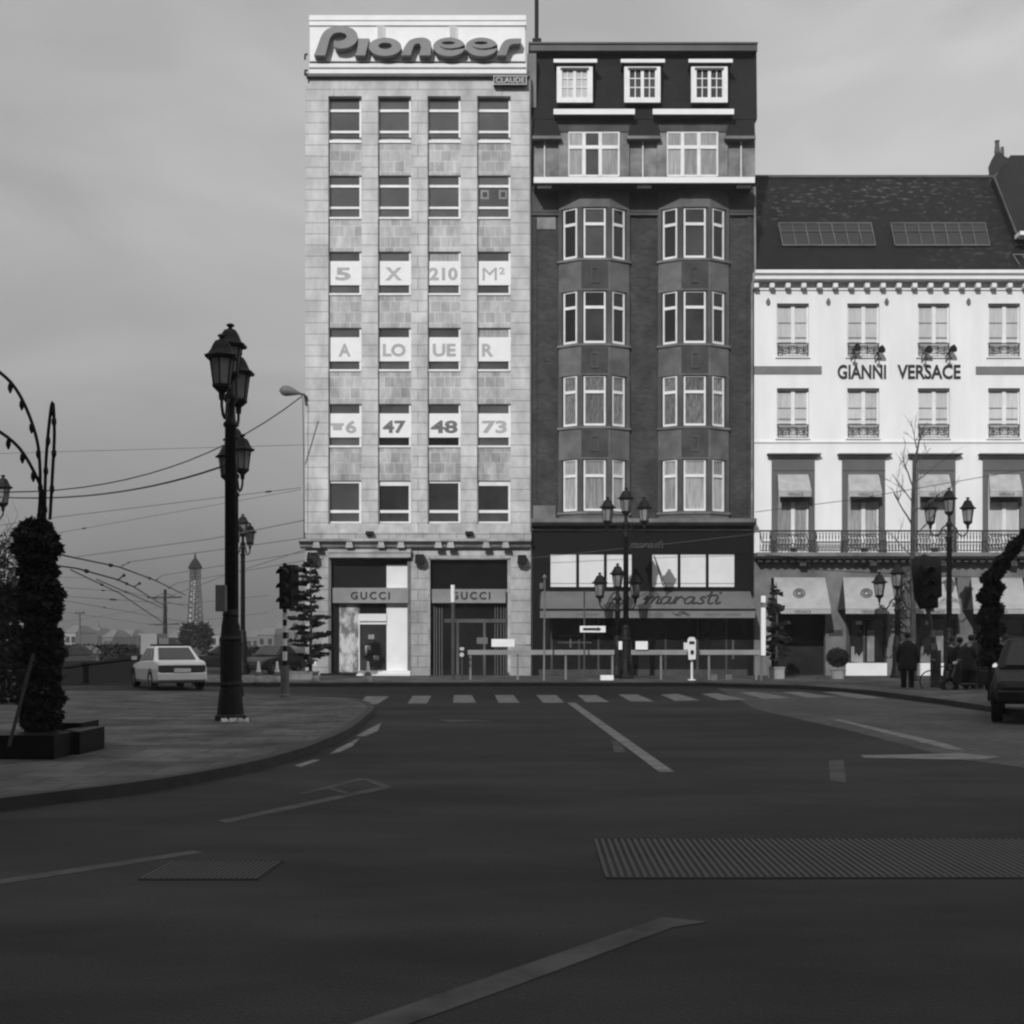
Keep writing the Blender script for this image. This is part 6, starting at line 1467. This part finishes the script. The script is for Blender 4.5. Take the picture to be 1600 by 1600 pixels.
# far houses along the horizon
FH = [(100,118,999,230,'far_light'),(118,134,1004,240,'far'),(134,150,1001,250,'far_light'),(160,176,1006,230,'far'),(176,205,1003,260,'far'),(262,284,1006,240,'far'),(328,350,1002,230,'far_light'),(384,402,1005,260,'far'),(402,428,1002,240,'far'),(428,470,992,250,'far'),(20,60,1000,230,'far_light'),(-30,15,1002,210,'far_light')]
for i, (a, b2, y, Y, m) in enumerate(FH):
    z = max(ZW(y,Y),.8)+1.2; h = thing('far_house', 'hazy low block on the horizon, number of others like it in a row', 'building', (XW(a,Y),Y,0), 'hazy far buildings on the horizon'); h['label'] = 'small hazy building among the low row on the horizon'
    b = MB(); b.box(XW(a,Y),XW(b2,Y),Y,Y+12,0,z); b.build('wall', M[m], h)
    b = MB(); xa, xb = XW(a,Y)-.2, XW(b2,Y)+.2; b.hexa([(xa,Y-.2,z),(xb,Y-.2,z),(xb,Y+12.2,z),(xa,Y+12.2,z)],[(xa+.6,Y+4,z+1.3),(xb-.6,Y+4,z+1.3),(xb-.6,Y+8,z+1.3),(xa+.6,Y+8,z+1.3)]); b.build('roof', M['far'], h)
    b = MB(); n_ = max(2,int((XW(b2,Y)-XW(a,Y))/1.6))
    for j in range(n_):
        xx = XW(a,Y)+(j+.3)*(XW(b2,Y)-XW(a,Y))/n_; b.box(xx,xx+.7,Y-.05,Y,z-1.8,z-.7)
    b.build('window_row', M['dark_glass'], h)

# ---- buildings behind the camera that keep the square in shade
def block(x0, x1, y0, y1, h, label):
    o = thing('city_block', label, 'building', ((x0+x1)/2,(y0+y1)/2,0), 'tall buildings across the square')
    MB().box(x0,x1,y0,y1,0,h).build('wall', M['render_grey'], o)
    b = MB(); z = 4.5
    while z < h-2:
        x = x0+1.2
        while x < x1-2: b.box(x,x+1.4,y1,y1+.05,z,z+1.8); x += 3.0
        z += 3.4
    b.build('window_grid', M['dark_glass'], o); MB().box(x0-.4,x1+.4,y0,y1+.5,h,h+.7).build('cornice', M['ledge_grey'], o)
SHADE = [(-120,-84,-34,-12,32.6),(-84,-50,-34,-12,33.4),(-50,-14,-34,-12,33.0),(-14,30,-36,-12.6,33.6)]
for i, (a, b2, c_, d, h) in enumerate(SHADE): block(a, b2, c_, d, h, ['grey block of flats closing the square behind the viewer, farthest west','grey block of flats behind the viewer, second from the west','grey block of flats behind the viewer, third from the west','grey block of flats behind the viewer, easternmost'][i])

# ---- the air
hz = MB(); hz.box(-330,330,-45,330,-1,62); ho = hz.build('haze', M['iron'])
hm = bpy.data.materials.new('haze'); hm.use_nodes = True; t = hm.node_tree; t.nodes.clear()
o_ = N(t,'ShaderNodeOutputMaterial'); v_ = N(t,'ShaderNodeVolumePrincipled'); v_.inputs['Color'].default_value = (.9,.9,.9,1); v_.inputs['Density'].default_value = HAZE = .0006
t.links.new(v_.outputs[0], o_.inputs['Volume']); ho.data.materials.clear(); ho.data.materials.append(hm); tag(ho, kind='stuff'); ho['label'] = 'thin winter haze over the whole street'
